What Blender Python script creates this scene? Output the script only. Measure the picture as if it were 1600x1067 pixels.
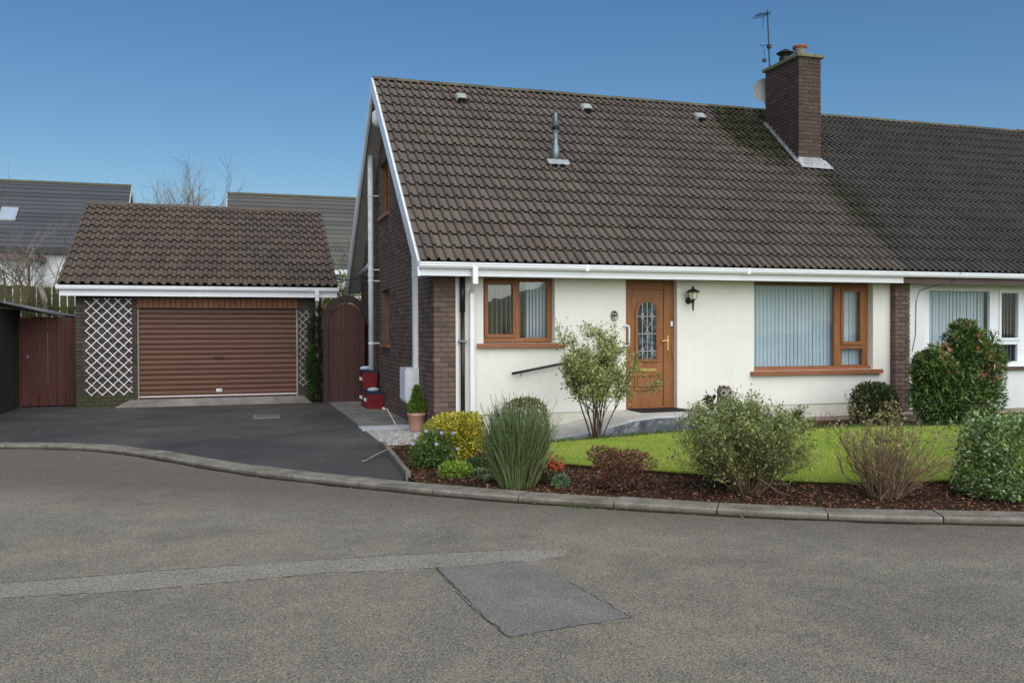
import bpy, math, random
import numpy as np
from mathutils import Matrix, Vector

for o in list(bpy.data.objects):
    bpy.data.objects.remove(o)
SC = bpy.context.scene
COL = SC.collection
RNG = np.random.default_rng(7)
random.seed(7)
R = math.radians

# ---------------------------------------------------------------- camera
YAW, PIT, ROL, CZ = R(17.458), R(-0.70), R(-0.192), 1.596
fw = Vector((math.sin(YAW)*math.cos(PIT), math.cos(YAW)*math.cos(PIT), math.sin(PIT)))
rr = Vector((math.cos(YAW), -math.sin(YAW), 0)); uu = rr.cross(fw)
r2 = rr*math.cos(ROL) + uu*math.sin(ROL); u2 = -rr*math.sin(ROL) + uu*math.cos(ROL)
cam_d = bpy.data.cameras.new('camera'); cam = bpy.data.objects.new('camera', cam_d); COL.objects.link(cam)
cam_d.sensor_width = 36; cam_d.lens = 1378.1/1600*36; cam_d.clip_end = 2000; cam_d.clip_start = .05
M = Matrix((r2, u2, -fw)).transposed().to_4x4(); M.translation = (0, 0, CZ)
cam.matrix_world = M
SC.camera = cam
CAMP = np.array([0, 0, CZ])

# ---------------------------------------------------------------- light
SUN_AZ, SUN_EL = R(178), R(42)          # clockwise from +Y, above the horizon
wd = bpy.data.worlds.new('World'); SC.world = wd; wd.use_nodes = True
nt = wd.node_tree; nt.nodes.clear()
sky = nt.nodes.new('ShaderNodeTexSky'); sky.sky_type = 'NISHITA'; sky.sun_disc = False
sky.sun_elevation = SUN_EL; sky.sun_rotation = SUN_AZ
sky.air_density = 1.3; sky.dust_density = 0.0; sky.ozone_density = 6.0; sky.altitude = 0
bg = nt.nodes.new('ShaderNodeBackground'); bg.inputs[1].default_value = 0.05
ow = nt.nodes.new('ShaderNodeOutputWorld')
hs = nt.nodes.new('ShaderNodeHueSaturation'); hs.inputs['Saturation'].default_value = 1.15; nt.links.new(sky.outputs[0], hs.inputs['Color']); nt.links.new(hs.outputs[0], bg.inputs[0]); nt.links.new(bg.outputs[0], ow.inputs[0])
sd = bpy.data.lights.new('sun', 'SUN'); sd.energy = 2.25; sd.angle = R(84); sd.color = (1, .95, .87)
so = bpy.data.objects.new('sun', sd); COL.objects.link(so)
sv = Vector((math.sin(SUN_AZ)*math.cos(SUN_EL), math.cos(SUN_AZ)*math.cos(SUN_EL), math.sin(SUN_EL)))
so.rotation_euler = sv.to_track_quat('Z', 'Y').to_euler(); so.location = (20, 20, 30)
SC.view_settings.view_transform = 'Standard'; SC.view_settings.look = 'None'
SC.view_settings.exposure = 0.82; SC.view_settings.gamma = 1
SC.view_settings.use_curve_mapping = False

# ---------------------------------------------------------------- materials
def S(c):   # sRGB 0-255 -> linear
    return tuple(((v/255)/12.92 if v/255 <= .04045 else ((v/255+.055)/1.055)**2.4) for v in c) + (1,)

class Nd:
    def __init__(s, name):
        s.m = bpy.data.materials.new(name); s.m.use_nodes = True
        s.t = s.m.node_tree; s.n = s.t.nodes; s.p = s.n['Principled BSDF']
        s.pos = s.n.new('ShaderNodeNewGeometry')
    def l(s, a, b): s.t.links.new(a, b)
    def noise(s, scale, det=3, vec=None, rough=.55, dist=0):
        k = s.n.new('ShaderNodeTexNoise'); k.inputs['Scale'].default_value = scale
        k.inputs['Detail'].default_value = det; k.inputs['Roughness'].default_value = rough
        k.inputs['Distortion'].default_value = dist
        s.l(vec or s.pos.outputs['Position'], k.inputs['Vector']); return k.outputs['Fac']
    def vor(s, scale, feat='F1', out='Distance', vec=None):
        k = s.n.new('ShaderNodeTexVoronoi'); k.feature = feat; k.inputs['Scale'].default_value = scale
        s.l(vec or s.pos.outputs['Position'], k.inputs['Vector']); return k.outputs[out]
    def ramp(s, fac, stops, interp='LINEAR'):
        k = s.n.new('ShaderNodeValToRGB'); k.color_ramp.interpolation = interp
        e = k.color_ramp.elements
        while len(e) < len(stops): e.new(.5)
        for i, (p, c) in enumerate(stops):
            e[i].position = p; e[i].color = c if len(c) == 4 else tuple(c)+(1,)
        s.l(fac, k.inputs[0]); return k.outputs[0]
    def mix(s, fac, a, b, mode='MIX'):
        k = s.n.new('ShaderNodeMix'); k.data_type = 'RGBA'; k.blend_type = mode
        if isinstance(fac, (int, float)): k.inputs[0].default_value = fac
        else: s.l(fac, k.inputs[0])
        for v, i in ((a, 6), (b, 7)):
            if isinstance(v, tuple): k.inputs[i].default_value = v
            else: s.l(v, k.inputs[i])
        return k.outputs[2]
    def math(s, op, a, b=None, clamp=False):
        k = s.n.new('ShaderNodeMath'); k.operation = op; k.use_clamp = clamp
        for v, i in ((a, 0), (b, 1)):
            if v is None: continue
            if isinstance(v, (int, float)): k.inputs[i].default_value = v
            else: s.l(v, k.inputs[i])
        return k.outputs[0]
    def scaled(s, sx, sy, sz):
        k = s.n.new('ShaderNodeVectorMath'); k.operation = 'MULTIPLY'; k.inputs[1].default_value = (sx, sy, sz)
        s.l(s.pos.outputs['Position'], k.inputs[0]); return k.outputs[0]
    def xyz(s):
        k = s.n.new('ShaderNodeSeparateXYZ'); s.l(s.pos.outputs['Position'], k.inputs[0]); return k.outputs
    def rnd(s):
        o = s.n.new('ShaderNodeObjectInfo')
        a = s.math('ADD', o.outputs['Random'], s.pos.outputs['Random Per Island'])
        return s.math('FRACT', a)
    def bump(s, h, strength=.4, dist=.01):
        k = s.n.new('ShaderNodeBump'); k.inputs['Strength'].default_value = strength
        k.inputs['Distance'].default_value = dist; s.l(h, k.inputs['Height']); s.l(k.outputs[0], s.p.inputs['Normal'])
    def done(s, col, rough=.6, spec=.3, **kw):
        if isinstance(col, tuple): s.p.inputs['Base Color'].default_value = col
        else: s.l(col, s.p.inputs['Base Color'])
        if isinstance(rough, (int, float)): s.p.inputs['Roughness'].default_value = rough
        else: s.l(rough, s.p.inputs['Roughness'])
        s.p.inputs['Specular IOR Level'].default_value = spec
        for k, v in kw.items(): s.p.inputs[k.replace('_', ' ')].default_value = v
        return s.m

def c4(*a): return tuple(a)+(1,)

def plain(name, c, rough=.5, spec=.35, var=.12, scale=6, bscale=60, bstr=.12, bdist=.003, rndv=.0, metal=0):
    g = Nd(name); d = tuple(max(0, x*(1-var)) for x in c)+(1,); e = tuple(min(1, x*(1+var)) for x in c)+(1,)
    col = g.ramp(g.noise(scale, 5), [(.3, d), (.7, e)])
    if rndv:
        k = g.ramp(g.rnd(), [(0, c4(1-rndv, 1-rndv, 1-rndv)), (1, c4(1, 1, 1))]); col = g.mix(1.0, col, k, 'MULTIPLY')
    g.bump(g.noise(bscale, 4), bstr, bdist)
    return g.done(col, rough, spec, Metallic=metal)

def leafmat(name, cols, rough=.5, trans=.25):
    g = Nd(name); n = len(cols)
    col = g.ramp(g.rnd(), [(i/(n-1) if n > 1 else 0, c4(*c)) for i, c in enumerate(cols)])
    col = g.mix(.35, col, g.ramp(g.noise(5, 2), [(.35, c4(.45, .45, .45)), (.65, c4(1, 1, 1))]), 'MULTIPLY')
    g.done(col, rough, .35)
    tr = g.n.new('ShaderNodeBsdfTranslucent'); g.l(col, tr.inputs[0])
    mx = g.n.new('ShaderNodeMixShader'); mx.inputs[0].default_value = trans
    out = g.n['Material Output']; g.l(g.p.outputs[0], mx.inputs[1]); g.l(tr.outputs[0], mx.inputs[2]); g.l(mx.outputs[0], out.inputs[0])
    return g.m

MT = {}
# road asphalt: worn, with visible pale chippings
g = Nd('road_asphalt')
spk = g.vor(105, 'F1', 'Color'); big = g.noise(.55, 5); mid = g.noise(3.2, 5, rough=.65)
base = g.ramp(g.noise(98, 4, rough=.85), [(.34, c4(.045, .043, .038)), (.45, c4(.25, .233, .19)), (.55, c4(.395, .37, .305)), (.66, c4(.74, .69, .58))])
chip = g.ramp(spk, [(.0, c4(.2, .2, .2)), (.35, c4(.84, .84, .84)), (.6, c4(1, 1, 1)), (.9, c4(1.5, 1.45, 1.32))])
col = g.mix(.8, base, chip, 'MULTIPLY')
col = g.mix(.7, col, g.ramp(big, [(.3, c4(.78, .77, .76)), (.7, c4(1.1, 1.07, 1.0))]), 'MULTIPLY')
col = g.mix(.6, col, g.ramp(mid, [(.3, c4(.74, .73, .72)), (.7, c4(1.18, 1.16, 1.1))]), 'MULTIPLY')
st = g.noise(.32, 6, rough=.7, dist=.6)
col = g.mix(.75, col, g.ramp(st, [(.34, c4(.72, .71, .72)), (.47, c4(1, 1, 1)), (.62, c4(1.0, 1.0, 1.0)), (.72, c4(1.14, 1.1, 1.0))]), 'MULTIPLY')
kd = g.math('ADD', g.xyz()[1], g.math('MULTIPLY', g.xyz()[0], .62)); kn = g.math('ADD', kd, g.math('MULTIPLY', g.noise(1.1, 5), 1.4))
col = g.mix(g.ramp(g.math('MULTIPLY', kn, .1), [(.86, c4(0, 0, 0)), (1.02, c4(.6, .6, .6))]), col, c4(.115, .095, .075))
g.bump(g.noise(70, 4, rough=.8), 1.0, .016)
MT['road'] = g.done(col, .85, .25)
g = Nd('worn_trench_asphalt')
base = g.ramp(g.noise(80, 4, rough=.85), [(.35, c4(.05, .046, .038)), (.46, c4(.228, .209, .168)), (.66, c4(.54, .495, .40))])
col = g.mix(.6, base, g.ramp(g.noise(2.5, 5), [(.3, c4(.75, .75, .75)), (.7, c4(1.1, 1.1, 1.1))]), 'MULTIPLY')
g.bump(g.noise(90, 4, rough=.8), .6, .008); MT['trench'] = g.done(col, .9, .2)
g = Nd('patch_asphalt')
base = g.ramp(g.noise(95, 4, rough=.85), [(.36, c4(.07, .065, .058)), (.46, c4(.178, .167, .147)), (.66, c4(.37, .345, .30))])
col = g.mix(.7, base, g.ramp(g.noise(3, 5), [(.3, c4(.75, .75, .78)), (.7, c4(1.15, 1.15, 1.12))]), 'MULTIPLY')
g.bump(g.noise(110, 4, rough=.8), .5, .006); MT['patch'] = g.done(col, .9, .2)
g = Nd('driveway_tarmac')
base = g.ramp(g.noise(85, 3, rough=.75), [(.35, c4(.03, .029, .028)), (.55, c4(.078, .075, .07)), (.8, c4(.17, .162, .148))])
col = g.mix(.8, base, g.ramp(g.noise(.9, 5), [(.3, c4(.75, .75, .77)), (.7, c4(1.35, 1.3, 1.22))]), 'MULTIPLY')
fr_ = g.ramp(g.math('MULTIPLY', g.math('ADD', g.xyz()[1], g.math('MULTIPLY', g.noise(.8, 4), 2.5)), .1), [(1.1, c4(1, 1, 1)), (1.45, c4(.0, .0, .0))] if False else [(.0, c4(1, 1, 1)), (1.0, c4(.0, .0, .0))])
col = g.mix(.7, col, g.ramp(g.noise(.45, 6, rough=.65, dist=.8), [(.36, c4(.72, .73, .75)), (.5, c4(1, 1, 1)), (.66, c4(1.35, 1.3, 1.2))]), 'MULTIPLY')
g.bump(g.noise(90, 4, rough=.8), .6, .006); MT['drive'] = g.done(col, .8, .3)
def concrete(name, lo, hi, sc=3, stain=.7):
    g = Nd(name)
    col = g.ramp(g.noise(sc, 8, rough=.7), [(.3, c4(*lo)), (.7, c4(*hi))])
    col = g.mix(.5, col, g.ramp(g.noise(90, 3, rough=.7), [(.35, c4(.62, .62, .6)), (.65, c4(1.12, 1.12, 1.1))]), 'MULTIPLY')
    col = g.mix(stain, col, g.ramp(g.noise(1.3, 6, rough=.65), [(.35, c4(.6, .6, .56)), (.55, c4(1, 1, 1))]), 'MULTIPLY')
    g.bump(g.noise(110, 4, rough=.7), .4, .004); return g.done(col, .85, .25)
g = Nd('kerb_concrete'); col = g.ramp(g.noise(5, 8, rough=.7), [(.3, c4(.15, .138, .115)), (.7, c4(.33, .305, .25))])
col = g.mix(.6, col, g.ramp(g.noise(80, 3, rough=.7), [(.35, c4(.55, .55, .53)), (.65, c4(1.2, 1.2, 1.18))]), 'MULTIPLY')
col = g.mix(g.ramp(g.noise(1.7, 6, rough=.7), [(.5, c4(0, 0, 0)), (.68, c4(.75, .75, .75))]), col, c4(.085, .075, .045))
col = g.mix(g.math('MULTIPLY', g.math('SUBTRACT', .036, g.xyz()[2], True), 22., True), col, c4(.045, .042, .038))  # low front darkened: dirt, with contact shade painted into the colour
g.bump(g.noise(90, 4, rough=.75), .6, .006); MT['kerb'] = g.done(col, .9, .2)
MT['conc'] = concrete('path_concrete', (.16, .15, .14), (.3, .285, .265), 3)
MT['strip'] = concrete('pale_concrete', (.48, .5, .53), (.66, .67, .68), 6, .5)
MT['ramp'] = concrete('ramp_concrete', (.42, .41, .37), (.60, .58, .53), 3, .35)
g = Nd('painted_ramp_side')
col = g.ramp(g.noise(3.2, 8, rough=.75, dist=.8), [(.36, c4(.05, .056, .066)), (.50, c4(.12, .132, .15)), (.64, c4(.33, .36, .39))])
g.bump(g.noise(50, 4), .2, .004); MT['rampside'] = g.done(col, .6, .35)
g = Nd('pebble_path')
col = g.ramp(g.vor(45, 'F1', 'Color'), [(.1, c4(.12, .11, .1)), (.5, c4(.4, .38, .34)), (.85, c4(.68, .66, .6))])
g.bump(g.vor(45), .8, .01); MT['pebble'] = g.done(col, .8, .3)
MT['soil'] = plain('soil', (.045, .028, .018), .95, .1, .4, 9, 45, .9, .03)
MT['ground'] = plain('rough_grass_ground', (.06, .075, .03), .95, .1, .4, 1.2, 30, .8, .03)
g = Nd('bark_mulch')
col = g.ramp(g.rnd(), [(0, c4(.06, .028, .017)), (.4, c4(.17, .075, .042)), (.85, c4(.27, .125, .07)), (1, c4(.38, .22, .14))])
MT['bark'] = g.done(col, .9, .2)
g = Nd('lawn_soil')
MT['lawnbase'] = g.done(g.ramp(g.noise(3, 5), [(.3, c4(.18, .27, .035)), (.7, c4(.30, .38, .06))]), .9, .1)
g = Nd('grass_blades')
col = g.ramp(g.rnd(), [(0, c4(.30, .42, .07)), (.6, c4(.48, .58, .11)), (1, c4(.70, .70, .26))])
col = g.mix(.75, col, g.ramp(g.noise(1.4, 4), [(.35, c4(.72, .88, .65)), (.6, c4(1.12, 1.0, 1.0))]), 'MULTIPLY')
g.done(col, .6, .25)
tr = g.n.new('ShaderNodeBsdfTranslucent'); g.l(col, tr.inputs[0]); mx = g.n.new('ShaderNodeMixShader'); mx.inputs[0].default_value = .4
g.l(g.p.outputs[0], mx.inputs[1]); g.l(tr.outputs[0], mx.inputs[2]); g.l(mx.outputs[0], g.n['Material Output'].inputs[0]); MT['grass'] = g.m
# render
g = Nd('cream_render')
col = g.ramp(g.noise(1.1, 6, rough=.6), [(.3, c4(.75, .73, .66)), (.7, c4(.82, .80, .735))])
z = g.xyz()[2]
damp = g.math('MULTIPLY', g.math('SUBTRACT', .45, z, True), g.noise(5, 5)); col = g.mix(g.math('MULTIPLY', damp, 1.1, True), col, c4(.5, .48, .38))
col = g.mix(.28, col, g.ramp(g.noise(1, 5, g.scaled(7, 7, .55)), [(.36, c4(.93, .925, .90)), (.55, c4(1, 1, 1))]), 'MULTIPLY')
col = g.mix(.3, col, g.ramp(g.noise(26, 4), [(.35, c4(.88, .88, .86)), (.6, c4(1, 1, 1))]), 'MULTIPLY')
g.bump(g.noise(38, 5, rough=.6), .35, .008); MT['render'] = g.done(col, .8, .25)
MT['render_low'] = plain('plinth_render', (.66, .64, .54), .85, .2, .1, 3, 40, .3, .006)
MT['footing'] = plain('footing', (.33, .27, .22), .9, .2, .25, 4, 40, .4, .01)
MT['wrender'] = plain('white_render', (.72, .74, .72), .8, .25, .05, 2, 50, .3, .004)
MT['white'] = plain('white_upvc', (.80, .82, .84), .32, .5, .04, 3, 20, .02, .001)
MT['whitedirty'] = plain('weathered_white_plastic', (.70, .72, .74), .4, .45, .14, 7, 20, .05, .001)
MT['soffit'] = plain('grey_soffit', (.36, .35, .33), .7, .3, .15, 3)
MT['brownfascia'] = plain('brown_fascia', (.10, .065, .055), .6, .3, .15, 3)
def wood(name, lo, hi, scale=(30, 30, 2), rough=.45, rv=.15, spec=.4):
    g = Nd(name); v = g.scaled(*scale)
    col = g.ramp(g.noise(1, 6, v, .6, .6), [(.3, c4(*lo)), (.7, c4(*hi))])
    k = g.ramp(g.rnd(), [(0, c4(1-rv, 1-rv, 1-rv)), (1, c4(1, 1, 1))]); col = g.mix(1.0, col, k, 'MULTIPLY')
    g.bump(g.noise(2, 5, v), .15, .003); return g.done(col, rough, spec)
MT['oak'] = wood('golden_oak_frame', (.19, .070, .021), (.33, .132, .044), (26, 26, 3), rv=.06)
MT['oakh'] = wood('golden_oak_sill', (.23, .082, .036), (.33, .135, .066), (3, 26, 26), rv=.05)
MT['shutter'] = wood('shutter_woodgrain', (.085, .036, .02), (.15, .066, .038), (1.5, 30, 50), .5, .18)
MT['cladding'] = wood('cladding_wood', (.15, .055, .022), (.27, .105, .045), (40, 40, 2), .6, .25)
MT['gate'] = wood('dark_stained_gate', (.05, .018, .015), (.085, .032, .026), (40, 40, 2), .6, .2)
MT['redgate'] = wood('red_brown_fence_stain', (.075, .023, .018), (.125, .04, .03), (40, 40, 2), .7, .25)
MT['shedwood'] = wood('dark_shed_boards', (.02, .018, .014), (.045, .04, .032), (40, 40, 2), .8, .35)
MT['gatearch'] = wood('dark_arch_timber', (.02, .014, .011), (.04, .028, .022), (20, 20, 20), .6, .2)
MT['fencegreen'] = wood('mossy_fence_boards', (.05, .055, .02), (.12, .11, .045), (30, 30, 3), .9, .4)
MT['greywood'] = wood('grey_edging_timber', (.14, .12, .1), (.25, .22, .18), (4, 4, 30), .9, .2)
def brickmat(name, cols, moss=0):
    g = Nd(name); n = len(cols)
    col = g.ramp(g.rnd(), [(i/(n-1), c4(*c)) for i, c in enumerate(cols)])
    col = g.mix(.6, col, g.ramp(g.noise(30, 4, rough=.7), [(.3, c4(.62, .62, .62)), (.7, c4(1.2, 1.2, 1.2))]), 'MULTIPLY')
    if moss:
        z = g.xyz()[2]; f = g.math('MULTIPLY', g.math('SUBTRACT', moss, z, True), g.math('MULTIPLY', g.noise(3, 5), 3.5), True)
        col = g.mix(f, col, c4(.06, .07, .025))
    g.bump(g.noise(70, 5, rough=.7), .6, .004); return g.done(col, .85, .2)
MT['brick'] = brickmat('brown_brick', [(.11, .075, .062), (.15, .10, .082), (.175, .118, .095), (.13, .095, .082), (.20, .14, .112)])
MT['brickch'] = brickmat('chimney_brick', [(.075, .052, .044), (.09, .063, .054), (.105, .07, .059), (.085, .064, .056), (.12, .088, .076)])
MT['brickg'] = brickmat('garage_brick', [(.05, .042, .04), (.075, .06, .052), (.09, .068, .056), (.06, .05, .046), (.10, .075, .06)], .5)
MT['mortar'] = plain('mortar', (.12, .105, .09), .95, .1, .2, 8, 80, .4, .004)
MT['mortard'] = plain('dark_mortar', (.055, .05, .045), .95, .1, .2, 8, 80, .4, .004)
def tilemat(name, a, b, moss=False, liche=.3):
    g = Nd(name)
    col = g.ramp(g.rnd(), [(0, c4(*a)), (.6, c4(*[(x+y)/2 for x, y in zip(a, b)])), (1, c4(*b))])
    col = g.mix(.3, col, g.ramp(g.noise(.8, 5), [(.3, c4(.75, .75, .8)), (.7, c4(1.15, 1.13, 1.05))]), 'MULTIPLY')
    col = g.mix(.4, col, g.ramp(g.noise(22, 5, rough=.75), [(.3, c4(.6, .6, .6)), (.7, c4(1.25, 1.23, 1.15))]), 'MULTIPLY')
    lf = g.math('MULTIPLY', g.ramp(g.noise(7, 4, rough=.7), [(.56, c4(0, 0, 0)), (.68, c4(1, 1, 1))]), liche)
    col = g.mix(lf, col, c4(.24, .2, .1))
    xs = g.xyz()
    if moss:
        wob = g.math('MULTIPLY', g.math('SUBTRACT', g.noise(2.4, 5, rough=.7), .5), 1.8)
        dx = g.math('DIVIDE', g.math('SUBTRACT', xs[0], 10.25), .85); dy = g.math('DIVIDE', g.math('SUBTRACT', xs[1], 15.95), 1.0)
        d = g.math('SQRT', g.math('ADD', g.math('MULTIPLY', dx, dx), g.math('MULTIPLY', dy, dy)))
        f1 = g.math('MULTIPLY', g.math('SUBTRACT', 1.12, g.math('ADD', d, wob), True), 2.2, True)
        dx2 = g.math('DIVIDE', g.math('SUBTRACT', xs[0], 11.15), .55); dy2 = g.math('DIVIDE', g.math('SUBTRACT', xs[1], 14.1), 1.6)
        d2 = g.math('SQRT', g.math('ADD', g.math('MULTIPLY', dx2, dx2), g.math('MULTIPLY', dy2, dy2)))
        f2 = g.math('MULTIPLY', g.math('SUBTRACT', .95, g.math('ADD', d2, wob), True), 1.2, True)
        f = g.math('MAXIMUM', f1, g.math('MULTIPLY', f2, .8))
        mc = g.ramp(g.noise(9, 4), [(.35, c4(.014, .015, .008)), (.55, c4(.032, .034, .011)), (.75, c4(.085, .085, .022))])
        col = g.mix(g.math('MULTIPLY', f, .9), col, mc)
    g.bump(g.noise(75, 5, rough=.75), .5, .005); return g.done(col, .75, .3)
MT['tile'] = tilemat('concrete_roof_tile', (.108, .088, .075), (.140, .116, .098), True)
MT['tilen'] = tilemat('neighbour_roof_tile', (.072, .066, .062), (.090, .082, .076), True, .15)
MT['tileg'] = tilemat('garage_roof_tile', (.095, .074, .06), (.135, .106, .084), False, .3)
MT['ridge'] = tilemat('ridge_tile', (.07, .062, .042), (.12, .105, .065), False, .45)
MT['slate'] = tilemat('far_slate_roof', (.062, .068, .078), (.082, .089, .1), False, .05)
MT['slateb'] = tilemat('far_grey_roof', (.085, .083, .08), (.12, .117, .11), False, .25)
MT['lead'] = plain('lead_flashing', (.33, .35, .36), .5, .4, .25, 8, 30, .2, .005)
MT['leadd'] = plain('grey_lead_flashing', (.16, .18, .19), .55, .4, .25, 8, 30, .2, .005)
MT['galv'] = plain('weathered_flue_metal', (.19, .23, .24), .4, .5, .25, 14, 30, .1, .003, metal=.5)
MT['black'] = plain('black_plastic', (.014, .014, .016), .4, .45, .2, 8)
MT['iron'] = plain('black_iron', (.02, .019, .018), .45, .5, .2, 20, metal=.2)
MT['dark'] = plain('dark_interior', (.035, .033, .03), .9, .1)
MT['room'] = plain('room_wall', (.32, .30, .27), .9, .1)
MT['brass'] = plain('brass', (.65, .45, .18), .28, .5, .1, 20, metal=.9)
MT['blind'] = plain('blind_fabric', (.70, .76, .76), .9, .1, .06, 4)
MT['blindk'] = plain('kitchen_blind_fabric', (.66, .68, .70), .9, .1, .06, 4)
MT['terracotta'] = plain('pink_terracotta', (.55, .30, .24), .8, .2, .1, 7, 60, .2, .003)
MT['clay'] = plain('orange_clay', (.24, .09, .05), .8, .2, .2, 9)
MT['potgrey'] = plain('grey_chimney_pot', (.2, .19, .18), .85, .2, .3, 9)
MT['cappy'] = plain('mossy_cap_concrete', (.17, .18, .11), .9, .2, .35, 6, 40, .5, .006)
MT['red'] = plain('red_plastic', (.19, .012, .016), .4, .45, .1, 5)
MT['navy'] = plain('navy_plastic', (.016, .022, .05), .45, .4, .2, 5)
MT['palebox'] = plain('pale_blue_plastic', (.45, .55, .62), .5, .4, .1, 12)
MT['ventw'] = plain('pale_green_vent', (.33, .36, .33), .7, .3, .3, 12, 40, .2, .003)
MT['owl'] = plain('grey_brown_stone', (.17, .14, .12), .85, .2, .35, 25, 60, .5, .006)
MT['owleye'] = plain('pale_stone_ring', (.36, .33, .26), .8, .2, .2, 25)
MT['bark_stem'] = plain('shrub_bark', (.13, .095, .065), .9, .15, .35, 30, 60, .4, .003)
MT['bark_pale'] = plain('pale_twigs', (.22, .15, .095), .9, .15, .35, 18, 60, .4, .003)
MT['bark_far'] = plain('far_twigs', (.24, .20, .165), .9, .1, .3, 4)
MT['post'] = plain('concrete_post', (.24, .21, .18), .9, .2, .25, 6)
MT['feltroof'] = plain('grey_felt_roof', (.24, .25, .26), .7, .3, .3, 3)
MT['metalcover'] = plain('steel_cover', (.22, .23, .23), .45, .5, .3, 15, metal=.5)
MT['mesh'] = plain('pale_dish_mesh', (.27, .28, .28), .6, .4, .2, 20)
MT['mat'] = plain('rubber_mat', (.025, .025, .025), .9, .1, .3, 40, 120, .6, .004)
MT['twine'] = plain('dry_twig', (.42, .33, .22), .9, .1, .3, 30)
# glass
def glass(name, tint=(1, 1, 1), dens=1.0):
    g = Nd(name); n = g.n
    tr = n.new('ShaderNodeBsdfTransparent'); tr.inputs[0].default_value = c4(*[.94*t for t in tint])
    gl = n.new('ShaderNodeBsdfGlossy'); gl.inputs['Roughness'].default_value = .015
    fr = n.new('ShaderNodeLayerWeight'); fr.inputs[0].default_value = .5
    f = g.math('ADD', g.math('MULTIPLY', g.math('POWER', fr.outputs['Facing'], 5.0), .9), .05*dens, True)
    k = n.new('ShaderNodeBump'); k.inputs['Strength'].default_value = .06; k.inputs['Distance'].default_value = .02
    g.l(g.noise(2.2, 2), k.inputs['Height']); g.l(k.outputs[0], gl.inputs['Normal'])
    mx = n.new('ShaderNodeMixShader'); g.l(f, mx.inputs[0]); g.l(tr.outputs[0], mx.inputs[1]); g.l(gl.outputs[0], mx.inputs[2])
    g.l(mx.outputs[0], n['Material Output'].inputs[0]); return g.m
MT['glass'] = glass('window_glass', (.93, .97, 1.0))
MT['lampglass'] = plain('frosted_lamp_glass', (.62, .60, .46), .25, .5, .08, 12)
g = Nd('dark_door_glass'); col = g.ramp(g.vor(14, 'F1', 'Color'), [(.2, c4(.012, .014, .02)), (.6, c4(.03, .045, .06)), (.85, c4(.09, .12, .14))])
g.bump(g.noise(35, 3), .35, .004); MT['doorglass'] = g.done(col, .08, .6)
MT['skyglass'] = plain('rooflight_glass', (.35, .42, .5), .05, .8, .05, 2)
MT['lead_came'] = plain('silver_came', (.5, .5, .48), .35, .5, .1, 20, metal=.4)

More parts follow.
